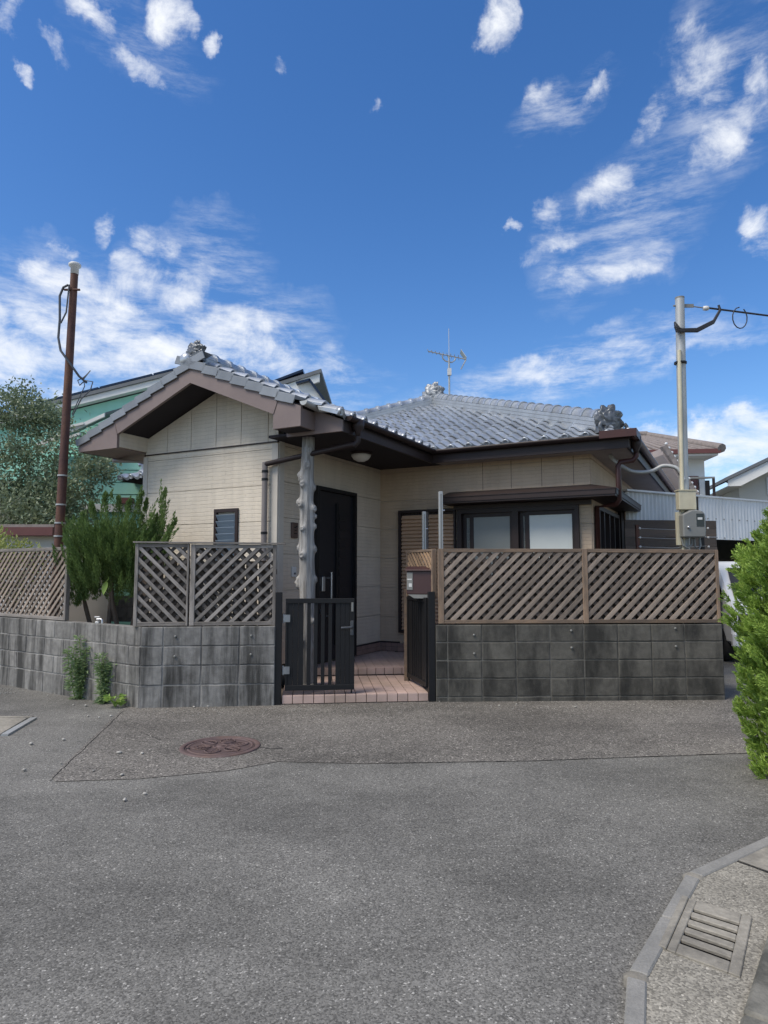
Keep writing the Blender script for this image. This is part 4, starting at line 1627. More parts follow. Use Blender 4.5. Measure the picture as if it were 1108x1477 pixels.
def lattice(label, p0, p1, z0, z1, front_dir, m_front, m_back, m_frame, step=.13, sw=.036, left_post=.05, right_post=.05, top_over=0.0, back=True, rail=.04, group=None, double=False, z1b=None):
    p0, p1 = Vector(p0), Vector(p1)
    d = p1 - p0
    W = d.length
    t = thing('lattice_fence', label, 'lattice fence', (p0.x, p0.y, z0), math.atan2(d.y, d.x), group)
    Hh = z1 - z0
    H2 = (z1b - z0) if z1b else Hh
    # frame
    for (x0, x1, hh) in ((0, left_post, Hh), (W - right_post, W, H2)):
        if x1 > x0:
            o = MB().box(-hh / 2, hh / 2, -.027, .027, -(x1 - x0) / 2, (x1 - x0) / 2).build('post', m_frame, t, .003)
            o.matrix_local = Matrix.Translation(((x0 + x1) / 2, 0, hh / 2)) @ Matrix.Rotation(R(-90), 4, 'Y')
    sl = math.atan2(H2 - Hh, W)
    for (zc, a_, nm) in ((Hh - rail / 2, sl, 'top_rail'), (rail / 2, 0, 'bottom_rail')):
        ln = W - left_post - right_post - .002
        if nm == 'top_rail' and top_over:
            ln = W + top_over
        o = MB().box(0, ln, -.024, .024, -rail / 2, rail / 2).build(nm, m_frame, t, .003)
        o.matrix_local = Matrix.Translation((left_post + .001 if ln < W else -top_over / 2, -.002 if ln > W else 0, zc + (.03 if ln > W else 0))) @ Matrix.Rotation(-a_, 4, 'Y')
    x0, x1, y0, y1 = left_post - .01, W - right_post + .01, rail - .015, min(Hh, H2) - rail + .015

    def layer(sgn, y, mat, ph, stp):
        """slats at 45 degrees: z = sgn*x + c"""
        me = slat_mesh(mat, sw)
        cs = []
        cmin, cmax = (y0 - x1, y1 - x0) if sgn > 0 else (y0 + x0, y1 + x1)
        c = cmin + ph
        while c < cmax:
            if sgn > 0:
                xa_, xb_ = max(x0, y0 - c), min(x1, y1 - c)
            else:
                xa_, xb_ = max(x0, c - y1), min(x1, c - y0)
            if xb_ - xa_ > .02:
                za, zb = (xa_ + c, xb_ + c) if sgn > 0 else (c - xa_, c - xb_)
                ln = math.hypot(xb_ - xa_, zb - za)
                jit = random.uniform(-.022, .022)
                m = Matrix.Translation(((xa_ + xb_) / 2, y + random.uniform(-.0015, .0015), (za + zb) / 2)) @ Matrix.Rotation(-math.atan2(zb - za, xb_ - xa_) + jit * .6, 4, 'Y') @ Matrix.Diagonal((ln, 1, 1, 1))
                link('slat', me, m, t)
            c += stp * random.uniform(.93, 1.07)
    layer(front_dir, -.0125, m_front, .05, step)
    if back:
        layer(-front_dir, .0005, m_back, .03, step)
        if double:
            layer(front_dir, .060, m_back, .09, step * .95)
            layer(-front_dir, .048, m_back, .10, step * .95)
    return t


def at_wall(wp0, wp1, u, off=.05, v=860):
    """point on a wall line (pushed in by off) seen at pixel column u"""
    wp0, wp1 = Vector(wp0), Vector(wp1)
    d = (wp1 - wp0).normalized()
    n = Vector((-d.y, d.x, 0))
    o = wp0 + n * off
    r = pix_dir(u, v)
    # o + d s = r t (plan)
    det = d.x * (-r.y) - d.y * (-r.x)
    s = (-o.x * (-r.y) + o.y * (-r.x)) / det
    return o + d * s


ZF = TOP + .004
pA = at_wall(K_CORNER, K_GATE_L, 194)
pB = at_wall(K_CORNER, K_GATE_L, 272)
pB2 = at_wall(K_CORNER, K_GATE_L, 274.5)
pC = at_wall(K_CORNER, K_GATE_L, 398)
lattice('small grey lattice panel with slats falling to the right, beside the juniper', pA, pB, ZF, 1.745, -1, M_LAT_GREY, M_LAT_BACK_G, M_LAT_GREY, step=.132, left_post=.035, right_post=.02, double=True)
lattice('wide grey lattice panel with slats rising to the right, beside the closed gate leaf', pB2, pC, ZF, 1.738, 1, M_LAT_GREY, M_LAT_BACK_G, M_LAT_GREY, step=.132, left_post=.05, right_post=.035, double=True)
# loose cap board on both panels
capb = MB().box(-.5, .5, -.045, .045, -.008, .008).build('cap_board', M_LAT_GREY)
prop(capb, 'thin weathered cap board lying on the two grey lattice panels', 'board')
dAC = pC - pA
capb.matrix_world = Matrix.Translation((pA + pC) / 2 + Vector((.04, 0, 1.755))) @ Matrix.Rotation(math.atan2(dAC.y, dAC.x), 4, 'Z') @ Matrix.Rotation(R(.35), 4, 'Y') @ Matrix.Diagonal((dAC.length + .12, 1, 1, 1))
# lattice on the long left wall
dl = (K_CORNER - K_FARL).normalized()
qB = at_wall(K_FARL, K_CORNER, 98)
qA = qB - dl * 3.6
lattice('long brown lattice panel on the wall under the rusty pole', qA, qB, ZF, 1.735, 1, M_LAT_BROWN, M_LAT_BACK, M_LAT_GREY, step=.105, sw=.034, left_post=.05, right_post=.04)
# right side
rA = at_wall(K_GATE_R, K_RIGHT, 632)
rB = at_wall(K_GATE_R, K_RIGHT, 840)
rB2 = at_wall(K_GATE_R, K_RIGHT, 847)
rC = at_wall(K_GATE_R, K_RIGHT, 1037)
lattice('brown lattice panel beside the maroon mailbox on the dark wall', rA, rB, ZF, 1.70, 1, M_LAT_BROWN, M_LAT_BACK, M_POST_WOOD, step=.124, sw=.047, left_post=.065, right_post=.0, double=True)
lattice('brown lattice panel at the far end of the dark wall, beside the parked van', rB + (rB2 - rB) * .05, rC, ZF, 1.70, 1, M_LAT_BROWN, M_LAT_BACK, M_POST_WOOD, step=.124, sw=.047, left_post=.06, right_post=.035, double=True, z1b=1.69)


# dark upright boards standing behind the lattices
def board_screen(label, p0, p1, z0, z1, off, bw, gap, mat, skip=()):
    p0, p1 = Vector(p0), Vector(p1)
    d = (p1 - p0)
    W = d.length
    t = thing('board_screen', label, 'board fence', (p0.x, p0.y, 0), math.atan2(d.y, d.x))
    me = MB().box(-(z1 - z0) / 2, (z1 - z0) / 2, -.007, .007, -bw / 2, bw / 2).mesh('board', mat)
    x = bw / 2
    i = 0
    while x < W:
        if i not in skip:
            link('board', me, Matrix.Translation((x, off, (z0 + z1) / 2 + random.uniform(-.01, .01))) @ Matrix.Rotation(R(-90), 4, 'Y'), t)
        x += bw + gap * random.uniform(.6, 1.4)
        i += 1
    for zz in (z0 + .12, z1 - .12):
        o = MB().box(-W / 2, W / 2, -.012, .012, -.03, .03).build('rail', mat, t)
        o.location = (W / 2, off + .021, zz)
    return t


board_screen('dark upright boards behind the two grey lattice panels', pA, pC, .05, 1.56, .13, .125, .022, M_BOARD)
board_screen('dark upright boards behind the brown lattice panel beside the mailbox', rA + (rB - rA) * .22, rB + (rB - rA) * .02, .05, 1.58, .13, .125, .024, M_BOARD)
board_screen('dark upright boards behind the lattice beside the parked van', rB + (rC - rB) * .03, rC, .05, 1.62, .13, .135, .012, M_BOARD)
# low planter wall seen through the gap behind the tap
pw = block_wall('low dark block edging behind the white garden tap', pz(60, 925, .1) + Vector((0, .9, 0)), pz(240, 930, .1) + Vector((0, 1.0, 0)), .42, [(-.02, .2), (.2, .41)], .40, M_BLOCK_R, M_MORTAR_R)
pw.location.z = .52

# ------------------------------------------------------------------ gate
gdir = (K_GATE_R - K_GATE_L).normalized()
gang = math.atan2(gdir.y, gdir.x)


def gate_post(u, label, wpx, v=940):
    p = at_wall(K_GATE_L - gdir * .5, K_GATE_R + gdir * .5, u, .05, v)
    o = MB().box(-.037, .037, -.037, .037, -.15, 1.215).build('gate_post', M_BLACK, None, .003)
    prop(o, label, 'gate post')
    o.location = p
    o.rotation_euler = (0, 0, gang)
    return p


gpl = gate_post(401.5, 'black metal gate post against the grey stained wall', 9)
gpr = gate_post(622.5, 'black metal gate post against the dark mossy wall', 9)
LEAF = .757


def gate_leaf(label, hinge, ang, handle=True):
    """leaf from x=0 at the hinge"""
    t = thing('gate_leaf', label, 'gate', (hinge.x, hinge.y, 0), ang)
    Z0, Z1 = .15, 1.145
    f = MB()
    f.box(0, LEAF, -.022, .022, Z1 - .052, Z1)
    f.build('top_rail', M_BLACK, t, .003)
    f = MB()
    f.box(0, LEAF, -.022, .022, Z0, Z0 + .055)
    f.build('bottom_rail', M_BLACK, t, .003)
    box_part('stile', M_BLACK, t, 0, .022, -.020, .020, Z0 + .055, Z1 - .052, bevel=.002)
    box_part('stile', M_BLACK, t, LEAF - .052, LEAF, -.020, .020, Z0 + .055, Z1 - .052, bevel=.002)
    for (x0, x1) in ((.022, .080), (.081, .138), (.139, .196), (.55, .602), (.603, .654), (.655, .705)):
        box_part('panel_board', M_BLACK, t, x0, x1, -.010, .010, Z0 + .05, Z1 - .048, bevel=.002)
    for (x0, x1) in ((.235, .275), (.311, .352), (.389, .43), (.47, .51)):
        box_part('slat', M_BLACK, t, x0, x1, -.010, .010, Z0 + .05, Z1 - .048, bevel=.002)
    if handle:
        box_part('handle_plate', M_GREYMET, t, LEAF - .046, LEAF - .010, -.034, -.020, .74, .90, bevel=.004)
        hb_ = MB()
        hb_.tube([(LEAF - .03, -.03, .83), (LEAF - .03, -.06, .83), (LEAF - .045, -.068, .83), (LEAF - .15, -.068, .825)], .013, 8)
        hb_.build('handle', M_GREYMET, t)
        box_part('lock_case', M_METER, t, LEAF - .035, LEAF - .012, -.026, -.020, 1.0, 1.10, bevel=.002)
        f = MB()
        f.tube([(LEAF - .03, 0, .11), (LEAF - .03, 0, .16)], .008, 8)
        f.build('drop_bolt', M_BLACK, t)
    for zz in (.32, .88):
        f = MB()
        f.tube([(-.02, -.01, zz), (-.02, -.01, zz + .10)], .014, 8)
        f.box(-.02, .05, -.028, -.020, zz + .01, zz + .09)
        f.build('hinge', M_GALV_DK, t)
    return t


gate_leaf('closed black slatted gate leaf with a lever handle in front of the log post', gpl + gdir * .075, gang)
rh = gpr + Vector((-.04, .05, 0))
far_ = Vector((.315, 8.28, 0))
gate_leaf('black slatted gate leaf swung open below the mailbox', rh, math.atan2(far_.y - rh.y, far_.x - rh.x), handle=True)
# lattice return above the open leaf
lat0 = Vector((.30, 8.33, 0))
lat1 = at_wall(K_GATE_R, K_RIGHT, 632, .09)
lattice('narrow warm brown lattice panel behind the maroon mailbox', lat0, lat1 + Vector((-.04, .01, 0)), 1.13, 1.70, -1, M_LAT_WARM, M_LAT_BACK, M_POST_WOOD, step=.085, sw=.032, left_post=.03, right_post=.03, rail=.03)
o = MB().box(-.035, .035, -.035, .035, 0, 1.12).build('timber_post', M_POST_WOOD)
prop(o, 'slim brown timber post at the end of the mailbox lattice', 'post')
o.location = (.285, 8.36, .1)

# upright pole behind the mailbox lattice and its twin
for (u_, v_, Y_, lab) in ((635.5, 709, 7.66, 'grey square pole rising above the lattice corner by the mailbox'), (611.5, 738, 8.45, 'shorter grey pole standing in front of the louvre shutter')):
    p = py(u_, v_, Y_)
    t = thing('laundry_pole', lab, 'pole', (p.x, p.y, 0), R(10))
    box_part('shaft', M_GALV, t, -.022, .022, -.022, .022, .1, p.z, bevel=.003)
    box_part('groove', M_METER, t, -.007, .007, -.0235, -.0215, .1, p.z - .03)
    f = MB()
    f.tube([(.022, -.01, p.z - .22), (.045, -.01, p.z - .22)], .009, 8)
    f.build('pin', M_STEEL, t)

# mailbox
mbp = Vector((.405, 7.70, 1.18))
t = thing('mailbox', 'maroon wall mailbox with a grey slot cover fixed to the narrow lattice', 'mailbox', mbp, R(-14))
f = MB()
f.prism([(-.15, 0, 0), (-.15, .12, .0), (-.15, .12, .30), (-.15, 0, .27)], (.30, 0, 0))
f.build('box', M_MAILBOX, t, .008)
f = MB()
f.prism([(-.165, -.025, .268), (-.165, .13, .312), (-.165, .13, .322), (-.165, -.025, .280)], (.33, 0, 0))
f.build('lid', M_MAILBOX, t, .003)
f = MB()
f.prism([(-.13, -.004, -.002), (.13, -.004, -.002), (.10, -.004, -.045), (-.06, -.004, -.045)], (0, .11, 0))
f.build('base', M_METER, t)
box_part('slot_cover', M_METER, t, -.145, -.075, -.006, .0, .05, .25, bevel=.002)
box_part('sticker', M_WHITE_PL, t, -.120, -.085, -.0075, -.006, .085, .125)
box_part('sticker', M_WHITE_PL, t, -.140, -.085, -.0075, -.006, .165, .178)

# ------------------------------------------------------------------ tiled steps
st = thing('porch_steps', 'pink tiled entrance steps between the two gate posts', 'steps', (gpl.x, gpl.y, 0), gang)
SW0, SW1 = .045, (gpr - gpl).length - .04
S1Y0, S1Y1 = -.02, 1.32
S1Z, S2Z = .100, .190
box_part('step_core', M_GROUT, st, SW0, SW1, S1Y0 + .01, S1Y1 + .02, -.05, S1Z - .008)
tp = .1085
ntx = int((SW1 - SW0) / tp)
tp = (SW1 - SW0) / ntx
tm_ = MB().box(0, tp - .008, 0, tp - .008, 0, .01).mesh('tread_tile', M_TILE_PINK, .002)
tr_ = MB().box(0, tp - .008, 0, .01, 0, .082).mesh('riser_tile', M_TILE_PINK, .002)
for i in range(ntx):
    link('riser_tile', tr_, Matrix.Translation((SW0 + i * tp + .004, S1Y0, .012)), st)
    for j in range(int((S1Y1 - S1Y0) / tp)):
        link('tread_tile', tm_, Matrix.Translation((SW0 + i * tp + .004, S1Y0 + .002 + j * tp, S1Z - .009 + random.uniform(0, .0012))), st)
# upper landing reaching the walls of the house
land = [(-.3, S1Y1), (SW1 + 1.4, S1Y1), (SW1 + 1.4, 5.0), (-.3, 5.0)]
sti = (Matrix.Translation(st.location) @ Matrix.Rotation(gang, 4, 'Z')).inverted()
c0 = sti @ (HM @ Vector((0.02, L - .02, 0)))
c1 = sti @ (HM @ Vector((1.6, L - .02, 0)))
c2 = sti @ (HM @ Vector((0.02, .2, 0)))
c3 = Vector((c1.x, S1Y1, 0))
poly = [(c2.x, S1Y1 + .012, 0), (c3.x, S1Y1 + .012, 0), (c1.x, c1.y, 0), (c0.x, c0.y, 0), (c2.x, max(c2.y, S1Y1 + .05), 0)]
MB().prism([(p[0], p[1], -.05) for p in poly], (0, 0, S2Z - .008 + .05)).build('landing_core', M_GROUT, st)
x = SW0
for i in range(int((c3.x - c2.x) / tp)):
    xx = SW0 + (i - 1) * tp
    if c2.x < xx < c3.x - tp:
        link('riser_tile', tr_, Matrix.Translation((xx + .004, S1Y1, S1Z + .004)), st)
# landing floor tiles, joined (over 300)
fl = MB()
bm_poly = [(p[0], p[1]) for p in poly]


def inside(x_, y_):
    c_ = False
    n_ = len(bm_poly)
    for i_ in range(n_):
        (xa_, ya_), (xb_, yb_) = bm_poly[i_], bm_poly[(i_ + 1) % n_]
        if (ya_ > y_) != (yb_ > y_) and x_ < (xb_ - xa_) * (y_ - ya_) / (yb_ - ya_) + xa_:
            c_ = not c_
    return c_


for i in range(-12, 40):
    for j in range(40):
        x0_, y0_ = SW0 + i * tp + .004, S1Y1 + .003 + j * tp
        if inside(x0_ + tp / 2, y0_ + tp / 2):
            fl.box(x0_, x0_ + tp - .006, y0_, y0_ + tp - .006, S2Z - .009, S2Z + random.uniform(0, .001))
o = fl.build('landing_tiles', M_TILE_PINK, st)
o['kind'] = 'stuff'

# ------------------------------------------------------------------ poles
# rusty pole on the left
tp0, tp1 = py(108, 386, 9.05), py(84, 800, 9.05)
dn = (tp1 - tp0).normalized()
base = tp1 + dn * ((tp1.z) / -dn.z)
t = thing('rusty_pole', 'tall rusty brown iron pole with a pale cap and loose cables', 'pole', base)
lp = lambda s: (tp0 + dn * s) - base
Ln = (base - tp0).length
f = MB()
f.tube([lp(0), lp(2.9), lp(Ln)], [.050, .058, .066], 18)
f.build('shaft', M_RUST, t)
f = MB()
f.lathe([(.054, -.10), (.054, .0), (.08, .015), (.085, .045), (.07, .06), (0, .068)], 18, Matrix.Translation(lp(0)))
f.build('cap', M_WHITE_PL, t)
for s_ in (2.95, 3.35, 3.6, 3.78):
    f = MB()
    f.tube([lp(s_), lp(s_ + .02)], .069, 18)
    f.build('wire_band', M_GALV, t)
f = MB()
a = lp(.28)
f.tube([a + Vector((-.05, -.06, 0)), a + Vector((-.12, -.05, -.03)), a + Vector((-.17, -.04, -.15)), a + Vector((-.15, -.05, -.5)), a + Vector((-.16, -.05, -.75)), a + Vector((-.10, -.09, -.95)), a + Vector((.05, -.09, -1.15)), a + Vector((.15, -.05, -1.30)), a + Vector((.24, 0, -1.38))], .016, 6)
f.tube([a + Vector((-.03, -.07, 0)), a + Vector((-.05, -.08, -.4)), a + Vector((-.13, -.06, -.55))], .012, 6)
f.build('old_cable', M_GREYMET, t)
f = MB()
b_ = a + Vector((.20, -.02, -1.33))
f.tube([b_, b_ + Vector((.09, 0, .12)), b_ + Vector((.0, 0, .02)), b_ + Vector((-.08, 0, -.02)), b_ + Vector((-.05, 0, -.09)), b_ + Vector((.02, 0, -.02)), b_ + Vector((.13, 0, -.04)), b_ + Vector((.10, 0, -.16)), b_ + Vector((-.02, 0, -.28)), b_ + Vector((-.13, 0, -.52))], .009, 5)
f.tube([b_, b_ + Vector((.02, 0, -.10)), b_ + Vector((-.06, 0, -.30)), b_ + Vector((-.14, 0, -.50))], .007, 5)
f.build('loose_wires', M_GREYMET, t)
f = MB()
c_ = lp(.34)
f.tube([c_ + Vector((-.11, -.04, 0)), c_ + Vector((.11, -.04, .0))], .016, 6)
f.build('through_bolt', M_RUST, t)

# grey service pole on the right
sp0 = py(980.5, 431, 8.9)
sp1 = py(988, 790, 8.9)
dn2 = (sp1 - sp0).normalized()
base2 = sp1 + dn2 * (sp1.z / -dn2.z)
sp = thing('service_pole', 'grey steel service pole with conduit and meter boxes behind the lattice', 'utility pole', base2)
q = lambda s: (sp0 + dn2 * s) - base2
L2 = (base2 - sp0).length
f = MB()
f.tube([q(0), q(L2)], [.060, .066], 18)
f.build('shaft', M_GALV, sp)
f = MB()
f.tube([q(0) + Vector((0, 0, .0)), q(0) + Vector((0, 0, .02))], .062, 18)
f.build('cap', M_METER, sp)
f = MB()
f.tube([q(.75) + Vector((-.05, -.065, 0)), q(L2 - .6) + Vector((-.05, -.065, 0))], .026, 10)
f.build('conduit', M_BEIGE_PL, sp)
for s_ in (.9, 2.68, 3.1):
    f = MB()
    f.tube([q(s_) + Vector((-.015, -.015, 0)), q(s_ + .025) + Vector((-.015, -.015, 0))], .082, 18)
    f.build('band', M_BLACK, sp)
# bracket and insulator
zb_ = q(.10)
f = MB()
f.bar(zb_ + Vector((.05, 0, 0)), zb_ + Vector((.19, 0, 0)), .012, .05)
f.tube([zb_ + Vector((.19, 0, -.01)), zb_ + Vector((.33, 0, -.03))], .008, 6)
f.tube([zb_ + Vector((-.09, 0, -.0)), zb_ + Vector((.06, 0, 0))], .012, 6)
f.build('bracket', M_METER, sp)
f = MB()
f.lathe([(.0, -.04), (.03, -.035), (.034, 0), (.03, .03), (0, .04)], 12, Matrix.Translation(zb_ + Vector((.36, 0, -.035))) @ Matrix.Rotation(R(90), 4, 'Y'))
f.build('insulator', M_WHITE_PL, sp)
f = MB()
z0_ = q(.42)
for dy in (0, .03, .06):
    f.tube([z0_ + Vector((-.05, -.07, -.02 - dy)), z0_ + Vector((-.10, -.06, .06 - dy)), z0_ + Vector((-.10, -.10, -.02 - dy)), z0_ + Vector((-.02, -.10, -.05 - dy * .5)), z0_ + Vector((.20, -.06, -.03 - dy * .6)), z0_ + Vector((.45, -.02, .10 - dy * .5)), z0_ + Vector((.56, 0, .27 - dy * .3)), z0_ + Vector((.54, 0, .33))], .016, 6)
f.build('service_loop', M_BLACK_CABLE, sp)
f = MB()
lc = zb_ + Vector((.82, 0, -.17))
f.tube([lc + Vector((math.cos(a_) * .10, 0, math.sin(a_) * .15)) for a_ in [R(x_) for x_ in range(90, 440, 25)]], .008, 5)
f.build('wire_loop', M_BLACK_CABLE, sp)
# meter and breaker boxes
s_m = py(993, 722, 8.78) - base2
f = MB()
f.box(s_m.x - .145, s_m.x + .085, -.17, -.06, s_m.z - .125, s_m.z + .125)
f.build('breaker_box', M_BEIGE_PL, sp, .008)
box_part('box_lid', M_BEIGE_PL, sp, s_m.x - .155, s_m.x + .095, -.18, -.06, s_m.z + .126, s_m.z + .14)
s2 = py(996, 758, 8.78) - base2
box_part('meter_board', M_BEIGE_PL, sp, s2.x - .17, s2.x - .10, -.10, -.05, s2.z - .26, s2.z + .18, bevel=.004)
f = MB()
f.prism([(s2.x - .14, -.06, s2.z - .16), (s2.x + .15, -.06, s2.z - .16), (s2.x + .16, -.06, s2.z - .08), (s2.x + .16, -.06, s2.z + .14), (s2.x + .12, -.06, s2.z + .19), (s2.x - .02, -.06, s2.z + .20), (s2.x - .14, -.06, s2.z + .14)], (0, -.16, 0))
f.build('meter_case', M_METER, sp, .014)
box_part('meter_window', M_METER_GL, sp, s2.x + .035, s2.x + .135, -.224, -.214, s2.z - .02, s2.z + .15, bevel=.003)
box_part('meter_dial', M_WHITE_PL, sp, s2.x + .05, s2.x + .11, -.228, -.225, s2.z + .07, s2.z + .10)
f = MB()
f.lathe([(.018, 0), (.018, .02), (.0, .024)], 12, Matrix.Translation((s2.x - .075, -.22, s2.z - .03)) @ Matrix.Rotation(R(90), 4, 'X'))
f.build('meter_screw', M_STEEL, sp)
f = MB()
f.tube([(s2.x - .12, -.10, s2.z - .14), (s2.x - .11, -.12, s2.z - .26), (s2.x - .05, -.12, s2.z - .30), (s2.x + .02, -.10, s2.z - .25), (s2.x + .02, -.10, s2.z - .15)], .014, 6)
f.tube([(s2.x + .05, -.10, s2.z - .14), (s2.x + .05, -.12, s2.z - .28), (s2.x + .09, -.12, s2.z - .34), (s2.x + .13, -.10, s2.z - .26), (s2.x + .12, -.10, s2.z - .14)], .016, 6)
f.build('meter_cable', M_METER, sp)
# bowed conduit from the house eave
hs_ = HM @ Vector((MW + .25, L + .12, ZS - .02))
he = base2 + q(2.45)
cd = MB()
pts = [hs_, hs_ + Vector((.06, -.05, -.10)), hs_ + Vector((.26, -.1, -.24))]
pts += [hs_.lerp(he, .55) + Vector((0, -.03, -.08)), hs_.lerp(he, .72) + Vector((0, -.03, .04)), hs_.lerp(he, .9) + Vector((0, -.05, .05)), he + Vector((-.02, -.06, -.08))]


def smooth_path(ps, n=6):
    out = []
    P_ = [ps[0]] + ps + [ps[-1]]
    for i in range(1, len(P_) - 2):
        p0_, p1_, p2_, p3_ = P_[i - 1], P_[i], P_[i + 1], P_[i + 2]
        for k_ in range(n):
            t_ = k_ / n
            out.append(.5 * ((2 * p1_) + (p2_ - p0_) * t_ + (2 * p0_ - 5 * p1_ + 4 * p2_ - p3_) * t_ ** 2 + (3 * p1_ - p0_ - 3 * p2_ + p3_) * t_ ** 3))
    out.append(ps[-1])
    return out


cd.tube(smooth_path(pts), .027, 10)
prop(cd.build('cable_conduit', M_GALV), 'bowed grey conduit between the house eave and the service pole', 'conduit')
# service wire going off to the right
w0 = base2 + zb_ + Vector((.39, 0, -.03))
w1 = w0 + Vector((26, 5.0, 2.0))
wm = [w0.lerp(w1, i / 14) + Vector((0, 0, -1.0 * math.sin(math.pi * i / 14))) for i in range(15)]
f = MB()
f.tube(wm, .013, 6)
prop(f.build('overhead_wire', M_BLACK_CABLE), 'black overhead wire leaving the insulator of the service pole', 'wire')

# ------------------------------------------------------------------ street ironwork and kerbs
# manhole
mc = pz(318, 1078)
mh = thing('manhole_cover', 'round rusty iron manhole cover with leaf relief set in the road', 'manhole', (mc.x, mc.y, 0.004), R(20))
RM = .325
f = MB()
f.lathe([(RM, -.02), (RM, .008), (RM - .006, .011), (RM - .035, .011), (RM - .040, .006), (RM - .040, -.02)], 64, caps=False)
f.build('frame', M_IRON, mh)
f = MB()
f.lathe([(RM - .046, -.02), (RM - .046, .0055)], 64, None, False)
lid = f.build('lid', M_IRON_DK, mh)
f = MB()
f.lathe([(RM - .075, .0055), (RM - .073, .010), (RM - .058, .010), (RM - .056, .0055)], 64, caps=False)
f.lathe([(.0, .012), (.028, .012), (.034, .0055)], 24, caps=False)
f.lathe([(.048, .0055), (.050, .010), (.060, .010), (.062, .0055)], 32, caps=False)
for kx in range(6):
    a0 = kx * math.pi / 3
    # a leaf: outline, midrib and side veins
    ca_, sa_ = math.cos(a0), math.sin(a0)

    def lf(x_, y_):
        return (x_ * ca_ - y_ * sa_, x_ * sa_ + y_ * ca_, .009)
    for sg in (1, -1):
        f.tube([lf(.075 + t_ * .155, sg * .062 * math.sin(math.pi * t_) ** .8) for t_ in [i_ / 10 for i_ in range(11)]], .0055, 6)
        for v_ in range(5):
            x_ = .095 + v_ * .026
            f.tube([lf(x_, 0), lf(x_ + .022, sg * .040 * math.sin(math.pi * (x_ - .06) / .155) + sg * .004)], .0038, 5)
    f.tube([lf(.07, 0), lf(.235, 0)], .0055, 6)
f.build('relief', M_IRON, mh)
MB().box(-RM + .052, -RM + .082, -.012, .012, .0058, .012).build('lift_slot', M_DARK, mh)

# crack running from the cover
cr = []
rp = [(375, 1079), (392, 1081), (408, 1080)]
for (u_, v_) in rp:
    cr.append(pz(u_, v_))
f = MB()
for i in range(len(cr) - 1):
    f.bar(cr[i] + Vector((0, 0, .0055)), cr[i + 1] + Vector((0, 0, .0055)), .012, .001)
f2 = f.build('road_crack', M_DARK)
prop(f2, kind='structure')
# seam between the two asphalts, a thin open joint
sj = [(1108, 1086), (900, 1093.5), (760, 1098.5), (640, 1100.5), (560, 1101.5)]
f = MB()
for i in range(len(sj) - 1):
    p_, q_ = pz(*sj[i]), pz(*sj[i + 1])
    n_ = 8
    for k_ in range(n_):
        a_, b_ = p_.lerp(q_, k_ / n_), p_.lerp(q_, (k_ + 1) / n_)
        jj = lambda: Vector((0, random.uniform(-.006, .006), .0056))
        f.bar(a_ + jj(), b_ + jj(), random.uniform(.002, .007), .001)
prop(f.build('asphalt_joint', M_DARK), kind='structure')
# diagonal joint on the left
f = MB()
for (c0_, c1_) in (((72, 1128), (130, 1072)), ((130, 1072), (178, 1026)), ((200, 1056), (232, 1068))):
    p_, q_ = pz(*c0_), pz(*c1_)
    for k_ in range(7):
        a_, b_ = p_.lerp(q_, k_ / 7), p_.lerp(q_, (k_ + 1) / 7)
        f.bar(a_ + Vector((random.uniform(-.008, .008), 0, .0057)), b_ + Vector((random.uniform(-.008, .008), 0, .0057)), random.uniform(.002, .007), .001)
prop(f.build('asphalt_joint', M_DARK), kind='structure')

# concrete drain slab by the left wall
a_, b_, c_, d_ = pz(-60, 1037), pz(40, 1037), pz(0, 1061), pz(-100, 1063)
dt = thing('drain_slab', 'pale concrete drain slab at the kerb of the side street', 'drain cover', (0, 0, 0))
MB().prism([p + Vector((0, 0, -.02)) for p in (d_, c_, b_, a_)], (0, 0, .034)).build('slab', M_CONC, dt, .004)
n_ = (b_ - c_)
MB().bar(c_ + Vector((.05, -.02, .007)) , b_ + Vector((.06, 0, .007)), .06, .02).build('edge_strip', M_GALV, dt)
MB().bar(a_ + Vector((0, .03, .007)), b_ + Vector((.03, .03, .007)), .05, .02).build('edge_strip', M_CONC, dt)

# bottom-right corner: kerb, pebbled apron, grate
ZK = .035
kp = [pz(1190, 1168, ZK), pz(990, 1258, ZK), pz(905, 1402, ZK), pz(898, 1500, ZK), pz(885, 1700, ZK)]
KW = .065


def offs(path, w):
    """shift a polyline to its right-hand side in plan (towards the pavement)"""
    out = []
    for i, p in enumerate(path):
        a = path[max(i - 1, 0)]
        b = path[min(i + 1, len(path) - 1)]
        if 0 < i < len(path) - 1:
            d1, d2 = (p - a).normalized(), (b - p).normalized()
            n1, n2 = Vector((-d1.y, d1.x, 0)), Vector((-d2.y, d2.x, 0))
            n = (n1 + n2).normalized()
            n = n / max(.4, n.dot(n1))
        else:
            d1 = (b - a).normalized()
            n = Vector((-d1.y, d1.x, 0))
        out.append(p + n * w)
    return out


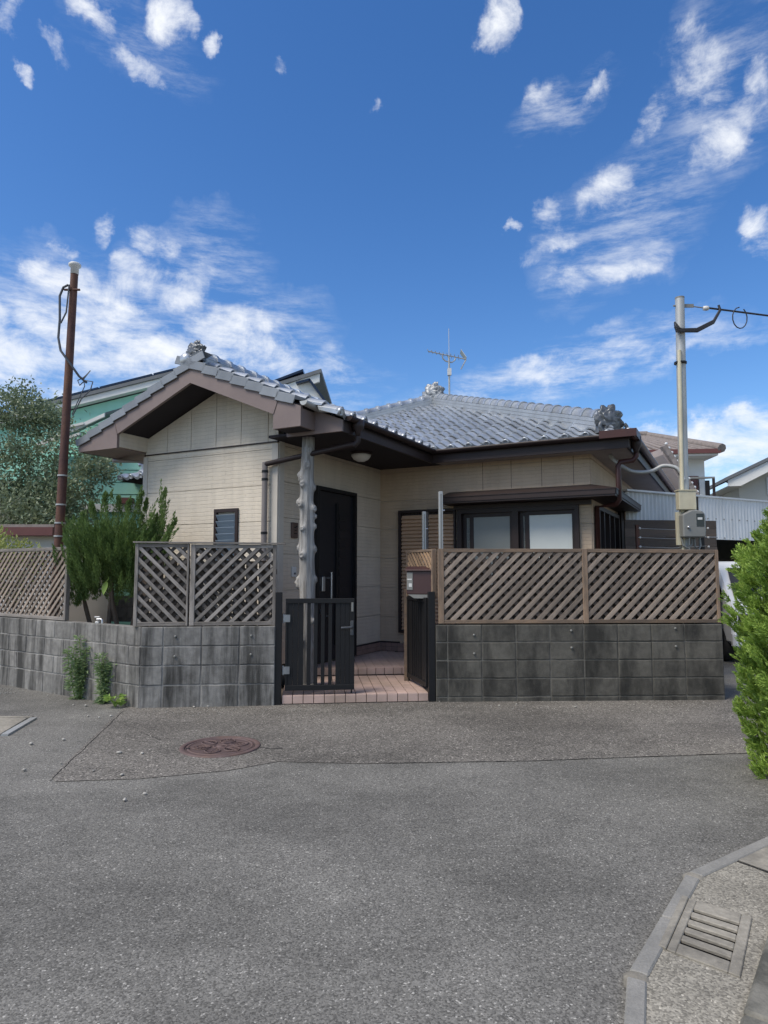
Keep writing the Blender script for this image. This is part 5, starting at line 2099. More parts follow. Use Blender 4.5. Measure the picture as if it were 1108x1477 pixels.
ki = offs(kp, KW)
kt = thing('kerb_edge', 'grey granite edging stones around the pebbled concrete corner', 'kerb', (0, 0, 0))
for i in range(len(kp) - 1):
    ln = (kp[i + 1] - kp[i]).length
    ns = max(1, round(ln / .62))
    for k_ in range(ns):
        g0, g1 = k_ / ns + (.004 / ln if k_ else .02 / ln), (k_ + 1) / ns - (.004 / ln if k_ < ns - 1 else .02 / ln)
        quad = [kp[i].lerp(kp[i + 1], g0), kp[i].lerp(kp[i + 1], g1), ki[i].lerp(ki[i + 1], g1), ki[i].lerp(ki[i + 1], g0)]
        MB().prism([p + Vector((0, 0, -.14)) for p in quad], (0, 0, .14)).build('kerb_stone', M_KERB, kt, .006)
for i in (1, 2):      # mortar lumps at the bends
    f = MB()
    f.lathe([(.05, -.1), (.048, -.012), (.03, -.003), (0, -.001)], 10, Matrix.Translation((kp[i] + ki[i]) / 2))
    f.build('mortar_lump', M_CONC, kt)
far_r = [ki[0] + Vector((.6, -.05, 0)), Vector((3.6, 2.2, ZK)), Vector((3.6, -1.0, ZK)), ki[-1] + Vector((0, -.4, 0))]
# apron as a sheet with a rectangular hole for the grate
gr = [pz(984, 1292, ZK), pz(1085, 1322, ZK), pz(1068, 1408, ZK), pz(950, 1364, ZK)]
app = [p + Vector((0, 0, -.006)) for p in ki]
R1 = pz(1112, 1330, ZK)
outer = [app[0] + Vector((.9, 0, 0)), app[0], app[1], app[2], app[3], app[4], Vector((3.2, -.6, 0))]
gin = [p + (p - (gr[0] + gr[2]) / 2) * -.01 for p in gr]
# the sheet is cut in two along the grate so that the opening is real
cut_a = [outer[0], outer[1], outer[2], gin[0], gin[1]]
cut_b = [outer[2], outer[3], gin[3], gin[0]]
cut_c = [outer[3], outer[4], outer[5], gin[2], gin[3]]
cut_d = [outer[5], outer[6], gin[2]]
cut_e = [outer[6], outer[0], gin[1], gin[2]]
pv = MB()
for poly_ in (cut_a, cut_b, cut_c, cut_d, cut_e):
    pv.add([(p[0], p[1], ZK - .008) for p in poly_], [tuple(range(len(poly_)))])
prop(pv.build('corner_pavement', M_APRON), kind='structure')
# joint across the apron and a smoother slab beyond it
jp = [pz(1052, 1236, ZK), pz(1160, 1275, ZK)]
f = MB()
f.bar(jp[0] + Vector((0, 0, -.0065)), jp[1] + Vector((0, 0, -.0065)), .010, .002)
prop(f.build('pavement_joint', M_DARK), kind='structure')
sl_ = [pz(1056, 1236, ZK), pz(1160, 1274, ZK), pz(1290, 1235, ZK), ki[0] + Vector((.3, -.02, 0)), ki[0]]
sheet('smooth_pavement', sl_, ZK - .0045, M_CONC)
gt = thing('drain_grate', 'worn concrete drain cover with five slots in the pebbled corner', 'drain cover', (0, 0, 0))
gu = (gr[1] - gr[0])
gv = (gr[3] - gr[0])
G3 = lambda s_, t_: gr[0].lerp(gr[1], s_).lerp(gr[3].lerp(gr[2], s_), t_)
MB().prism([G3(0, 1) + Vector((0, 0, -.033)), G3(1, 1) + Vector((0, 0, -.033)), G3(1, 0) + Vector((0, 0, -.033)), G3(0, 0) + Vector((0, 0, -.033))], (0, 0, .003)).build('sump', M_DARK, gt)  # near-black floor standing in for the shade of a deeper pit
bars = [0.0, .26, .38, .50, .62, .74, 1.0]
tops = Vector((0, 0, -.001))


def gpatch(s0, s1, t0, t1, name='cover_bar', z=0.0):
    quad = [G3(s0, t1), G3(s1, t1), G3(s1, t0), G3(s0, t0)]
    return MB().prism([p + Vector((0, 0, -.015)) for p in quad], (0, 0, .015 + z)).build(name, M_CONC, gt, .003)


gpatch(.0, .10, 0, 1, 'cover_edge', .004)
gpatch(.105, .22, 0, 1, 'cover_edge')
gpatch(.86, 1.0, 0, 1, 'cover_edge')
t_ = .0
slots = [.18, .33, .48, .63, .78]
prev = 0.0
for s_ in slots:
    gpatch(.222, .858, prev, s_ - .0)
    prev = s_ + .065
gpatch(.222, .858, prev, 1.0)
# raised dark kerb on the far side of the apron
e0, e1 = pz(1128, 1290, ZK), pz(1062, 1500, ZK)
rk = thing('raised_kerb', 'dark raised kerb beside the slotted drain cover', 'kerb', (0, 0, 0))
ed = (e1 - e0)
en = Vector((-ed.y, ed.x, 0)).normalized()
for k_ in range(-1, 3):
    p_, q_ = e0.lerp(e1, k_ * .6 - .3), e0.lerp(e1, k_ * .6 + .292)
    MB().prism([p_ + Vector((0, 0, -.05)), q_ + Vector((0, 0, -.05)), q_ + en * .16 + Vector((0, 0, -.05)), p_ + en * .16 + Vector((0, 0, -.05))], (0, 0, .075)).build('kerb_stone', M_CONC_DK, rk, .012)

# scattered pale stones
peb = MB().lathe([(0, -.5), (.42, -.32), (.55, 0), (.36, .32), (0, .42)], 6).mesh('pebble', M_PEBBLE)
pebs = [(135, 1112), (172, 1086), (176, 1118), (205, 1087), (160, 1033), (45, 1073), (124, 1018), (69, 1003), (106, 1017), (88, 1101), (35, 1111), (209, 1145), (180, 1154), (143, 1035), (127, 1033), (92, 1067),
        (634, 1012), (720, 1018), (745, 1016), (1015, 1013), (830, 1020), (228, 1019), (280, 1020), (300, 1019)]
for (u_, v_) in pebs:
    p_ = pz(u_, v_, .008)
    s_ = random.uniform(.014, .03)
    o = link('pebble', peb, Matrix.Translation(p_ + Vector((0, 0, s_ * .2))) @ Matrix.Rotation(random.uniform(0, 6), 4, 'Z') @ Matrix.Diagonal((s_ * random.uniform(.8, 1.6), s_, s_ * .8, 1)))
    prop(o, 'small pale stone lying loose on the asphalt', 'stone', 'loose stones on the asphalt')
gv_ = MB()
for k_ in range(240):
    p_ = pz(random.uniform(-40, 24) + random.gauss(0, 5), random.uniform(993, 1001), .006)
    s_ = random.uniform(.006, .018)
    gv_.lathe([(0, -.5 * s_), (.5 * s_, 0), (0, .45 * s_)], 5, Matrix.Translation(p_))
prop(gv_.build('gravel', M_PEBBLE), 'pale loose gravel at the foot of the long left wall', 'gravel', kind='stuff')
gv_ = MB()
for k_ in range(500):
    u_ = random.uniform(210, 1040)
    p_ = pz(u_, 1022 - 10 * (u_ - 200) / 850 + abs(random.gauss(0, 5)) + 1, .006)
    s_ = random.uniform(.003, .010)
    gv_.lathe([(0, -.5 * s_), (.5 * s_, 0), (0, .45 * s_)], 5, Matrix.Translation(p_))
prop(gv_.build('grit', M_PEBBLE), 'loose grit along the foot of the walls', 'grit', kind='stuff')

# garden tap in the gap
tpz = py(141, 897, 7.75)
t = thing('garden_tap', 'small white standpipe tap in the gap between the lattices', 'tap', (tpz.x, tpz.y, 0))
box_part('standpipe', M_WHITE_PL, t, -.022, .022, -.022, .022, 0, tpz.z + .01, bevel=.004)
f = MB()
f.tube([(0, -.02, tpz.z + .03), (.05, -.03, tpz.z + .035), (.068, -.035, tpz.z + .02), (.068, -.035, tpz.z - .02)], .013, 8)
f.build('spout', M_STEEL, t)
box_part('handle', M_WHITE_PL, t, -.03, .03, -.025, .0, tpz.z + .05, tpz.z + .065, bevel=.003)

# ------------------------------------------------------------------ neighbours on the right
# corrugated carport
cp0, cp1 = py(903, 706, 11.0), py(1108, 722, 12.9)
cdv = Vector((cp1.x - cp0.x, cp1.y - cp0.y, 0))
CL = cdv.length * 1.9
ct = thing('carport', 'white corrugated metal carport behind the service pole', 'carport', (cp0.x, cp0.y, 0), math.atan2(cdv.y, cdv.x))
ZC = cp0.z
split = cdv.length * (1000 - 903) / 205 * .95


def corrugated(x0, x1, z0, z1, y, pitch, amp, name):
    f = MB()
    vs, fs = [], []
    n_ = int((x1 - x0) / pitch * 6)
    for i in range(n_ + 1):
        x = x0 + (x1 - x0) * i / n_
        yy = y + amp * math.cos(2 * math.pi * (x - x0) / pitch)
        vs += [(x, yy, z0), (x, yy, z1)]
    fs = [(2 * i, 2 * i + 2, 2 * i + 3, 2 * i + 1) for i in range(n_)]
    f.add(vs, fs, True)
    return f.build(name, M_CORR, ct)


zl = py(950, 752, 11.4).z
zr_ = py(1050, 779, 12.3).z
corrugated(0, split, zl, ZC - .03, .0, .095, .022, 'corrugated_sheet')
corrugated(split + .03, CL, zr_, ZC - .03, -.04, .095, .010, 'corrugated_sheet')
box_part('top_flashing', M_CORR, ct, -.05, CL, -.07, .06, ZC - .03, ZC)
MB().prism([(-.05, .06, ZC - .02), (CL, .06, ZC - .02), (CL, 5.5, ZC - .10), (-.05, 5.5, ZC - .10)], (0, 0, .012)).build('roof_sheet', M_CORR, ct)
for k_ in range(7):
    for zz in ((zr_ + ZC) / 2 - .02, zr_ + .03):
        f = MB()
        f.lathe([(.012, 0), (.012, .01), (0, .012)], 8, Matrix.Translation((split + .25 + k_ * .23, -.046, zz)) @ Matrix.Rotation(R(90), 4, 'X'))
        f.build('screw', M_METER, ct)
for (x_, y_) in ((-.02, .1), (split, .1), (split + 1.4, 1.6), (CL - .1, .1), (.2, 5.3), (CL - .1, 5.3)):
    box_part('post', M_DKBROWN, ct, x_ - .04, x_ + .04, y_ - .04, y_ + .04, 0, ZC - .05)
box_part('rear_panel', M_METER, ct, -.05, CL, 5.4, 5.45, .3, ZC - .12)
box_part('rear_rail', M_DKBROWN, ct, split, CL, 2.0, 2.06, 1.62, 1.70)
box_part('shelf_board', M_METER, ct, split + .3, CL, 2.1, 2.14, 1.0, 1.60)
box_part('side_panel', M_METER, ct, CL - .06, CL - .02, .2, 5.4, .3, ZC - .1)
# dark weathered board fence and wire fence in front of the carport
bf0, bf1 = py(902, 800, 10.3), py(1003, 800, 10.6)
bf = thing('weathered_fence', 'dark weathered horizontal board fence below the corrugated sheet', 'fence', (bf0.x, bf0.y, 0), math.atan2(bf1.y - bf0.y, bf1.x - bf0.x))
bl = (bf1 - bf0).length + .4
ztop = py(950, 756, 10.4).z
zz = .3
while zz < ztop - .05:
    h_ = random.uniform(.10, .15)
    o = MB().box(-bl / 2, bl / 2, -.012, .012, -h_ / 2, h_ / 2).build('board', M_BOARD, bf)
    o.matrix_local = Matrix.Translation((bl / 2, random.uniform(-.008, .008), min(zz + h_ / 2, ztop))) @ Matrix.Rotation(random.uniform(-.012, .012), 4, 'Y')
    zz += h_ + .004
wp0, wp1 = py(919, 757, 9.4), py(1017, 760, 9.4)
wfn = thing('wire_fence', 'rusty angle posts with strands of wire beside the service pole', 'fence', (wp0.x, wp0.y, 0))
for i, p_ in enumerate((wp0, wp1)):
    m_ = M_RUST if i == 0 else M_BLACK
    pos_ = MB().box(-.022, .022, -.022, .022, 0, p_.z).build('post', m_, wfn)
    pos_.location = (p_.x - wp0.x, 0, 0)
    pos_.rotation_euler = (0, R(-1.5 if i else 0), 0)
for k_ in range(6):
    z_ = wp0.z - .05 - k_ * .13
    f = MB()
    f.tube([(0, -.02, z_), ((wp1.x - wp0.x) * .5, -.02, z_ - .02), (wp1.x - wp0.x, -.02, z_ + .01)], .004, 4)
    f.build('wire', M_GALV, wfn)
    for x_ in (.03, wp1.x - wp0.x + .03):
        f = MB()
        f.lathe([(.012, -.014), (.016, 0), (.012, .014)], 8, Matrix.Translation((x_, -.02, z_)))
        f.build('insulator', M_WHITE_PL, wfn)

# white van parked under the carport, mostly hidden by the hedge
vx, vy = 5.38, 10.4
vn = thing('parked_van', 'white van parked under the carport beside the lattice', 'van', (vx, vy, 0), R(-8))
VW, VL, VH = 1.46, 3.3, 1.60
prof = [(0.0, .30), (0.0, .62), (.05, .86), (.16, .96), (.62, 1.50), (.80, VH), (VL - .12, VH), (VL, 1.45), (VL + .02, .32)]
f = MB()
f.prism([(0, y_, z_) for (y_, z_) in prof], (VW, 0, 0))
f.build('body', M_CARPAINT, vn, .05)
f = MB()
f.prism([(.12, .225, 1.045), (VW - .12, .225, 1.045), (VW - .17, .595, 1.485), (.17, .595, 1.485)], (0, -.012, .008))
f.build('windscreen', M_CARGLASS, vn)
for x_ in (-.006, VW - .002):
    f = MB()
    f.prism([(x_, .30, 1.0), (x_, 1.25, 1.0), (x_, 1.25, 1.47), (x_, .66, 1.47)], (.008, 0, 0))
    f.build('side_window', M_CARGLASS, vn)
    f = MB()
    f.prism([(x_, 1.33, 1.0), (x_, 2.9, 1.0), (x_, 2.85, 1.47), (x_, 1.33, 1.47)], (.008, 0, 0))
    f.build('side_window', M_CARGLASS, vn)
for x_ in (.10, VW - .32):
    box_part('headlight', M_METER_GL, vn, x_, x_ + .22, -.012, .05, .62, .78, bevel=.01)
box_part('bumper', M_CARPAINT, vn, -.01, VW + .01, -.06, .06, .26, .50, bevel=.03)
box_part('grille', M_METER_GL, vn, .36, VW - .36, -.015, .02, .55, .66)
for x_ in (-.13, VW + .02):
    f = MB()
    f.box(x_, x_ + .11, .42, .50, .98, 1.16)
    f.build('mirror', M_BLACK, vn, .02)
for (x_, y_) in ((.0, .52), (VW - .15, .52), (0, 2.7), (VW - .15, 2.7)):
    mm = Matrix.Translation((x_ - .01, y_, .28)) @ Matrix.Rotation(R(90), 4, 'Y')
    f = MB()
    f.lathe([(.16, 0), (.26, 0), (.28, .03), (.28, .14), (.26, .17), (.16, .17)], 24, mm)
    wh = f.build('wheel', M_RUBBER, vn)
    f = MB()
    f.lathe([(0, .02), (.10, .015), (.16, .005), (.165, .16), (0, .165)], 20, mm)
    f.build('rim', M_STEEL, wh)

# two-storey house with an old tile roof behind the carport
YB = 21.0
b0 = py(925, 700, YB)
hb_ = thing('neighbour_house', 'white two storey house with weathered brown tile roof behind the carport', 'house', (b0.x, YB, 0), R(-6))
x1_ = py(1012, 670, YB).x - b0.x
zt_ = py(1000, 662, YB).z
box_part('wall', M_WHITE, hb_, -2.5, x1_, 0, 6, 0, zt_, bevel=.0)
zc_ = py(1000, 657, YB - .8).z
ex = py(1034, 655, YB - .7).x - b0.x
f = MB()
f.prism([(-3.2, -.75, zc_ - .02), (ex, -.75, zc_ - .02), (ex, 6.7, zc_ - .02), (-3.2, 6.7, zc_ - .02)], (0, 0, .10))
rf_ = f.build('eaves', M_WHITE, hb_)
box_part('gutter', M_SHEDROOF, hb_, -3.25, ex + .05, -.85, -.72, zc_ + .04, zc_ + .17)
f = MB()
zrid = py(980, 637, YB + 1).z
f.add([(-3.25, -.8, zc_ + .10), (ex + .05, -.8, zc_ + .10), (ex - 1.0, 3.0, zrid + .55), (-1.5, 3.0, zrid + .55), (ex + .05, 6.8, zc_ + .10), (-3.25, 6.8, zc_ + .10)], [(0, 1, 2, 3), (1, 4, 2), (4, 5, 3, 2), (5, 0, 3)])
rfo = f.build('roof', M_OLDTILE, hb_)
# tile rolls down the front slope
n_ = 20
for k_ in range(n_):
    t_ = (k_ + .5) / n_
    lo_p = Vector((-3.2 + (ex + 3.2) * t_, -.82, zc_ + .13))
    hi_p = Vector((-1.5 + (ex + .5) * t_, 3.0, zrid + .57))
    f = MB()
    f.tube([lo_p, hi_p], .055, 6, caps=True)
    f.build('tile_roll', M_OLDTILE, rfo)
f = MB()
f.tube([Vector((ex + .08, -.85, zc_ + .18)), Vector((ex - 1.0, 3.0, zrid + .62))], [.14, .10], 8)
f.tube([Vector((-1.5, 3.0, zrid + .62)), Vector((ex - 1.0, 3.0, zrid + .62))], .13, 8)
f.build('hip_ridge', M_OLDTILE, rfo)
# balcony canopy and shutters
zb1 = py(1000, 689, YB - 1.6).z
cx0, cx1 = py(955, 690, YB - 1.6).x - b0.x, py(1036, 690, YB - 1.6).x - b0.x
f = MB()
f.prism([(cx0, -1.6, zb1 - .04), (cx1, -1.6, zb1 - .04), (cx1 - .3, .0, zb1 + .12), (cx0, .0, zb1 + .12)], (0, 0, .05))
f.build('balcony_canopy', M_METER, hb_)
box_part('canopy_post', M_DKBROWN, hb_, cx1 - .06, cx1, -1.6, -1.54, 2.2, zb1 - .04)
box_part('shutter', M_SHEDROOF, hb_, py(988, 700, YB).x - b0.x, py(1003, 700, YB).x - b0.x, -.06, -.002, 2.4, py(990, 688, YB).z)
box_part('shutter_case', M_WHITE, hb_, py(1004, 700, YB).x - b0.x, py(1011, 700, YB).x - b0.x, -.10, -.002, 2.4, py(990, 688, YB).z)
box_part('wall_post', M_DKBROWN, hb_, x1_ - .0, x1_ + .12, -.05, .07, 2.2, zb1 + .1)

# white gable with a falling verge, between the two
YC = 16.5
c0_ = py(930, 700, YC)
hc = thing('neighbour_gable', 'white rendered gable with a brown tiled verge beside the house eave', 'house', (c0_.x, YC, 0), R(4))
ga, gb = py(941, 652, YC), py(979, 708, YC)
sl2 = (ga.z - gb.z) / (gb.x - ga.x)
xx0, xx1 = -6.0, py(958, 700, YC).x - c0_.x
gx = lambda x_: ga.z - sl2 * (x_ + c0_.x - ga.x)
f = MB()
f.prism([(ga.x - c0_.x - 2.5, 0, 0), (xx1, 0, 0), (xx1, 0, gx(xx1) - .15), (ga.x - c0_.x - .3, 0, gx(ga.x - c0_.x - .3) - .15), (ga.x - c0_.x - 2.5, 0, gx(ga.x - c0_.x) - 1.2)], (0, 5, 0))
f.build('wall', M_WHITE, hc)
A_ = Vector((ga.x - c0_.x, -.55, gx(ga.x - c0_.x)))
B_ = Vector((gb.x - c0_.x + .25, -.55, gx(gb.x - c0_.x + .25)))
f = MB()
f.prism([A_, B_, B_ + Vector((0, 0, -.16)), A_ + Vector((0, 0, -.16))], (0, 6, 0))
f.build('roof', M_SOFFIT_L, hc)
nv_ = 13
for k_ in range(nv_):
    p_, q_ = A_.lerp(B_, k_ / nv_), A_.lerp(B_, (k_ + .96) / nv_)
    f = MB()
    f.bar(p_ + Vector((0, -.03, .05)), q_ + Vector((0, -.03, .03)), .16, .12)
    f.build('verge_tile', M_OLDTILE, hc)
    f = MB()
    f.lathe([(0, .03), (.03, .02), (.036, -.02)], 10, Matrix.Translation(p_ + Vector((.06, -.06, .10))) @ Matrix.Rotation(R(60), 4, 'X'))
    f.build('verge_cap', M_CORR, hc)

# cream house on the far right
YD = 24.0
d0 = py(1060, 715, YD)
hd_ = thing('cream_house', 'cream gabled house with a white eave and grey roof edge behind the hedge', 'house', (d0.x, YD, 0), R(-14))
pk = py(1128, 655, YD)
sl3 = .5
xk = pk.x - d0.x
zk = pk.z
xe = py(1056, 690, YD).x - d0.x
ze = py(1060, 690, YD).z
sl3 = (zk - ze) / (xk - xe)
wx0 = py(1066, 715, YD).x - d0.x
zz_ = lambda x_: zk - sl3 * abs(x_ - xk) - .35
f = MB()
f.prism([(wx0, 0, 0), (2 * xk - wx0, 0, 0), (2 * xk - wx0, 0, zz_(wx0)), (xk, 0, zz_(xk)), (wx0, 0, zz_(wx0))], (0, 8, 0))
f.build('wall', M_CREAM, hd_)
f = MB()
f.prism([(xk, -.7, zk), (xk, -.7, zk - .34), (xe + .1, -.7, ze - .36), (xe - .3, -.7, ze - .36), (xe - .3, -.7, ze - .15)], (0, .06, 0))
f.build('bargeboard', M_WHITE, hd_)
f = MB()
f.prism([(xk, -.7, zk), (2 * xk - xe + .3, -.7, ze - .15), (2 * xk - xe + .3, -.7, ze - .36), (2 * xk - xe - .1, -.7, ze - .36), (xk, -.7, zk - .34)], (0, .06, 0))
f.build('bargeboard', M_WHITE, hd_)
for sg in (1, -1):
    f = MB()
    x_e = xe - .4 if sg > 0 else 2 * xk - xe + .4
    f.prism([(xk, -.78, zk + .02), (x_e, -.78, ze - .18), (x_e, -.78, ze - .06), (xk, -.78, zk + .14)], (0, 9.5, 0))
    f.build('roof', M_SLATE, hd_)
box_part('soffit', M_CREAM, hd_, xe - .25, wx0, -.6, 8, ze - .36, ze - .32)
ww0, ww1 = py(1101, 703, YD).x - d0.x, py(1126, 703, YD).x - d0.x
zw0, zw1 = py(1101, 713, YD).z, py(1101, 692, YD).z
f = MB()
f.box(ww0, ww1, -.06, .02, zw0 - .05, zw0).box(ww0, ww1, -.06, .02, zw1, zw1 + .05).box(ww0, ww0 + .05, -.06, .02, zw0, zw1).box(ww1 - .05, ww1, -.06, .02, zw0, zw1)
wn_ = f.build('window', M_WHITE, hd_)
box_part('pane', M_GLASS_DIM, wn_, ww0 + .05, ww1 - .05, -.03, -.02, zw0, zw1)
box_part('window_bar', M_WHITE, wn_, (ww0 + ww1) / 2 - .02, (ww0 + ww1) / 2 + .02, -.05, -.031, zw0, zw1)

# ------------------------------------------------------------------ teal house on the left
YT = 16.0
th = thing('teal_house', 'two storey teal sided house with solar panels on its roof behind the rusty pole', 'house', (0, YT, 0), 0)


def T(u, v, dy=0.0):
    p = py(u, v, YT + dy)
    return Vector((p.x, dy, p.z))


r0, r1 = T(-120, 633), T(300, 528.5)        # line of the verge
sl4 = (r1.z - r0.z) / (r1.x - r0.x)
rz = lambda x_: r0.z + sl4 * (x_ - r0.x)
f = MB()
wl0, wl1 = T(-60, 600).x, T(298, 600).x
f.prism([(wl0, .2, 0), (wl1, .2, 0), (wl1, .2, rz(wl1) - .18), (wl0, .2, rz(wl0) - .18)], (0, 7, 0))
tw = f.build('wall', M_TEAL, th)
# siding boards, each a course of its own
zb_c = 0.1
while zb_c < rz(wl1):
    xs_ = max(wl0, (zb_c + .28 + .20 - r0.z) / sl4 + r0.x)
    if xs_ < wl1 - .3:
        f = MB()
        zt2 = zb_c + .27
        f.prism([(xs_ - .0, .172, zb_c), (wl1, .172, zb_c), (wl1, .185, zt2), (xs_, .185, zt2)], (0, .02, 0))
        f.build('siding_board', M_TEAL, tw)
    zb_c += .29
f = MB()
f.prism([(r0.x, 0, r0.z), (r1.x, 0, r1.z), (r1.x, 0, r1.z - .15), (r0.x, 0, r0.z - .15)], (0, .08, 0))
f.build('bargeboard', M_WHITE, th)
f = MB()
f.prism([(r0.x, -.05, r0.z + .004), (r1.x, -.05, r1.z + .004), (r1.x, -.05, r1.z + .09), (r0.x, -.05, r0.z + .09)], (0, 8, 0))
f.build('roof', M_SLATE, th)
f = MB()
f.prism([(r0.x, .08, r0.z - .15), (r1.x, .08, r1.z - .15), (r1.x, .08, r1.z - .12), (r0.x, .08, r0.z - .12)], (0, .12, 0))
f.build('soffit', M_WHITE, th)
# solar panels on the roof
dirx = Vector((1, 0, sl4)).normalized()
for k_ in range(3):
    p_ = Vector((T(62, 590).x + k_ * 1.32, 0, 0))
    x0_ = p_.x
    f = MB()
    f.prism([(x0_, .1, rz(x0_) + .16), (x0_ + 1.28, .1, rz(x0_ + 1.28) + .16), (x0_ + 1.28, .1, rz(x0_ + 1.28) + .21), (x0_, .1, rz(x0_) + .21)], (0, 6, 0))
    f.build('solar_panel', M_SOLAR, th)
# lower roof over the ground floor
l0, l1 = T(60, 642, -1.4), T(152, 598, -1.4)
f = MB()
f.prism([l0, l1, l1 + Vector((0, 0, .05)), l0 + Vector((0, 0, .05))], (0, 1.5, .55))
lr = f.build('lower_roof', M_SLATE, th)
f = MB()
f.prism([l0 + Vector((-.1, -.06, -.08)), l1 + Vector((0, -.06, -.06)), l1 + Vector((0, -.06, .02)), l0 + Vector((-.1, -.06, .02))], (0, .05, 0))
f.build('lower_fascia', M_WHITE, lr)
for (ua, va, ub, vb) in ((100, 616, 122, 611), (98, 632, 116, 626)):
    pa_, pb_ = T(ua, va, -1.45), T(ub, vb, -1.45)
    f = MB()
    f.bar(pa_, pb_, .10, .05)
    f.build('snow_guard', M_WHITE, lr)
# lower wall, trims
lw0, lw1 = T(40, 700, -.9), T(232, 700, -.9)
f = MB()
f.box(lw0.x, lw1.x, -.9, .45, 0, T(100, 658, -.9).z)
lw = f.build('lower_wall', M_TEAL, th)
zb_c = 1.5
while zb_c < T(100, 658, -.9).z - .2:
    f = MB()
    f.prism([(lw0.x, -.93, zb_c), (lw1.x, -.93, zb_c), (lw1.x, -.915, zb_c + .26), (lw0.x, -.915, zb_c + .26)], (0, .02, 0))
    f.build('siding_board', M_TEAL, lw)
    zb_c += .28
pt = T(150, 733, -1.0)
box_part('white_band', M_WHITE, th, T(115, 733, -1).x, lw1.x, -1.0, -.935, pt.z - .08, pt.z + .10)
box_part('window_head', M_SHEDROOF, th, T(170, 722, -1.1).x, T(190, 722, -1.1).x, -1.15, -.93, T(170, 726, -1.1).z, T(170, 718, -1.1).z)
box_part('red_eave', M_SHEDROOF, th, T(184, 690, -1.3).x, T(232, 690, -1.3).x, -1.4, -.93, T(184, 694, -1.3).z, T(184, 684, -1.3).z)
# block to the right of the wing's ridge
s0, s1 = T(380, 566, 2.0), T(461, 538, 2.0)
f = MB()
f.prism([s0, s1, s1 + Vector((0, 0, -.24)), s0 + Vector((0, 0, -.24))], (0, .1, 0))
f.build('rear_bargeboard', M_WHITE, th)
f = MB()
f.prism([s0 + Vector((-.2, -.05, -.03)), s1 + Vector((.05, -.05, .005)), s1 + Vector((.05, -.05, .11)), s0 + Vector((-.2, -.05, .08))], (0, 5, 0))
f.build('rear_roof', M_SLATE, th)
f = MB()
s2_, s3_ = T(370, 560, 2.0), T(436, 535, 2.0)
f.prism([s2_ + Vector((0, .2, .05)), s3_ + Vector((0, .2, .05)), s3_ + Vector((0, .2, .12)), s2_ + Vector((0, .2, .12))], (0, 3.5, 0))
f.build('solar_panel', M_SOLAR, th)
f = MB()
f.prism([(T(330, 600, 2.5).x, 2.5, 0), (T(447, 600, 2.5).x, 2.5, 0), (T(447, 600, 2.5).x, 2.5, T(447, 556, 2.5).z), (T(330, 600, 2.5).x, 2.5, T(330, 595, 2.5).z)], (0, 5, 0))
f.build('rear_wall', M_TEAL, th)
g0, g1, g2 = T(428, 556, 1.2), T(447, 551, 1.2), T(470, 584, 1.2)
f = MB()
f.prism([g0, g1, g2, T(430, 600, 1.2)], (0, 1.2, 0))
f.build('dormer', M_WHITE, th)
f = MB()
f.bar(g0 + Vector((0, .5, .03)), g1 + Vector((.02, .5, .03)), 1.3, .06)
f.bar(g1 + Vector((.0, .5, .03)), g2 + Vector((.02, .5, .03)), 1.3, .06)
f.build('dormer_edge', M_SOLAR, th)
# low red-eaved shed by the yellow hedge
s_ = py(40, 768, 11.4)
shd = thing('garden_shed', 'low shed with a dark red eave behind the long lattice', 'shed', (s_.x - 1.8, 11.4, 0))
box_part('wall', M_WHITE, shd, 0, 2.45, .15, 2, 0, s_.z - .04)
box_part('eave', M_SHEDROOF, shd, -.1, py(84, 768, 11.4).x - s_.x + 1.8, -.2, 2.1, s_.z - .06, s_.z + .08)
box_part('roof', M_OLDTILE, shd, -.1, py(84, 768, 11.4).x - s_.x + 1.8, -.15, 2.1, s_.z + .082, s_.z + .13)

# ------------------------------------------------------------------ vegetation


def leaves(name, mat, pts, dirs, length, width, parent=None, fold=.25):
    """one mesh of leaf faces: each leaf a folded diamond (4 triangles as 2 quads) from pts along dirs"""
    pts = np.asarray(pts, float)
    dirs = np.asarray(dirs, float)
    n = len(pts)
    dirs /= np.linalg.norm(dirs, axis=1)[:, None] + 1e-9
    rnd = rng.normal(size=(n, 3))
    side = np.cross(dirs, rnd)
    side /= np.linalg.norm(side, axis=1)[:, None] + 1e-9
    up = np.cross(side, dirs)
    ln = (np.asarray(length) * np.ones(n))[:, None]
    wd = (np.asarray(width) * np.ones(n))[:, None]
    a = pts
    b = pts + dirs * ln * .5 + side * wd * .5 + up * wd * fold
    c = pts + dirs * ln
    d = pts + dirs * ln * .5 - side * wd * .5 + up * wd * fold
    v = np.stack([a, b, c, d], 1).reshape(-1, 3)
    i = np.arange(n) * 4
    f = np.stack([i, i + 1, i + 2, i, i + 2, i + 3], 1).reshape(-1, 3)
    me = bpy.data.meshes.new(name)
    me.vertices.add(len(v))
    me.vertices.foreach_set('co', v.ravel())
    me.loops.add(len(f) * 3)
    me.loops.foreach_set('vertex_index', f.ravel().astype(np.int32))
    me.polygons.add(len(f))
    me.polygons.foreach_set('loop_start', (np.arange(len(f)) * 3).astype(np.int32))
    me.polygons.foreach_set('loop_total', np.full(len(f), 3, np.int32))
    me.update(calc_edges=True)
    me.materials.append(mat)
    return link(name, me, None, parent)


def unit(n):
    v = rng.normal(size=(n, 3))
    return v / np.linalg.norm(v, axis=1)[:, None]


# --- juniper between the two lattices
jp0 = py(163, 860, 8.35)
ju = thing('juniper_bush', 'dark green juniper with flame shaped sprays in the gap between the lattices', 'shrub', (jp0.x, 8.35, 0))
P, D, LN, WD = [], [], [], []


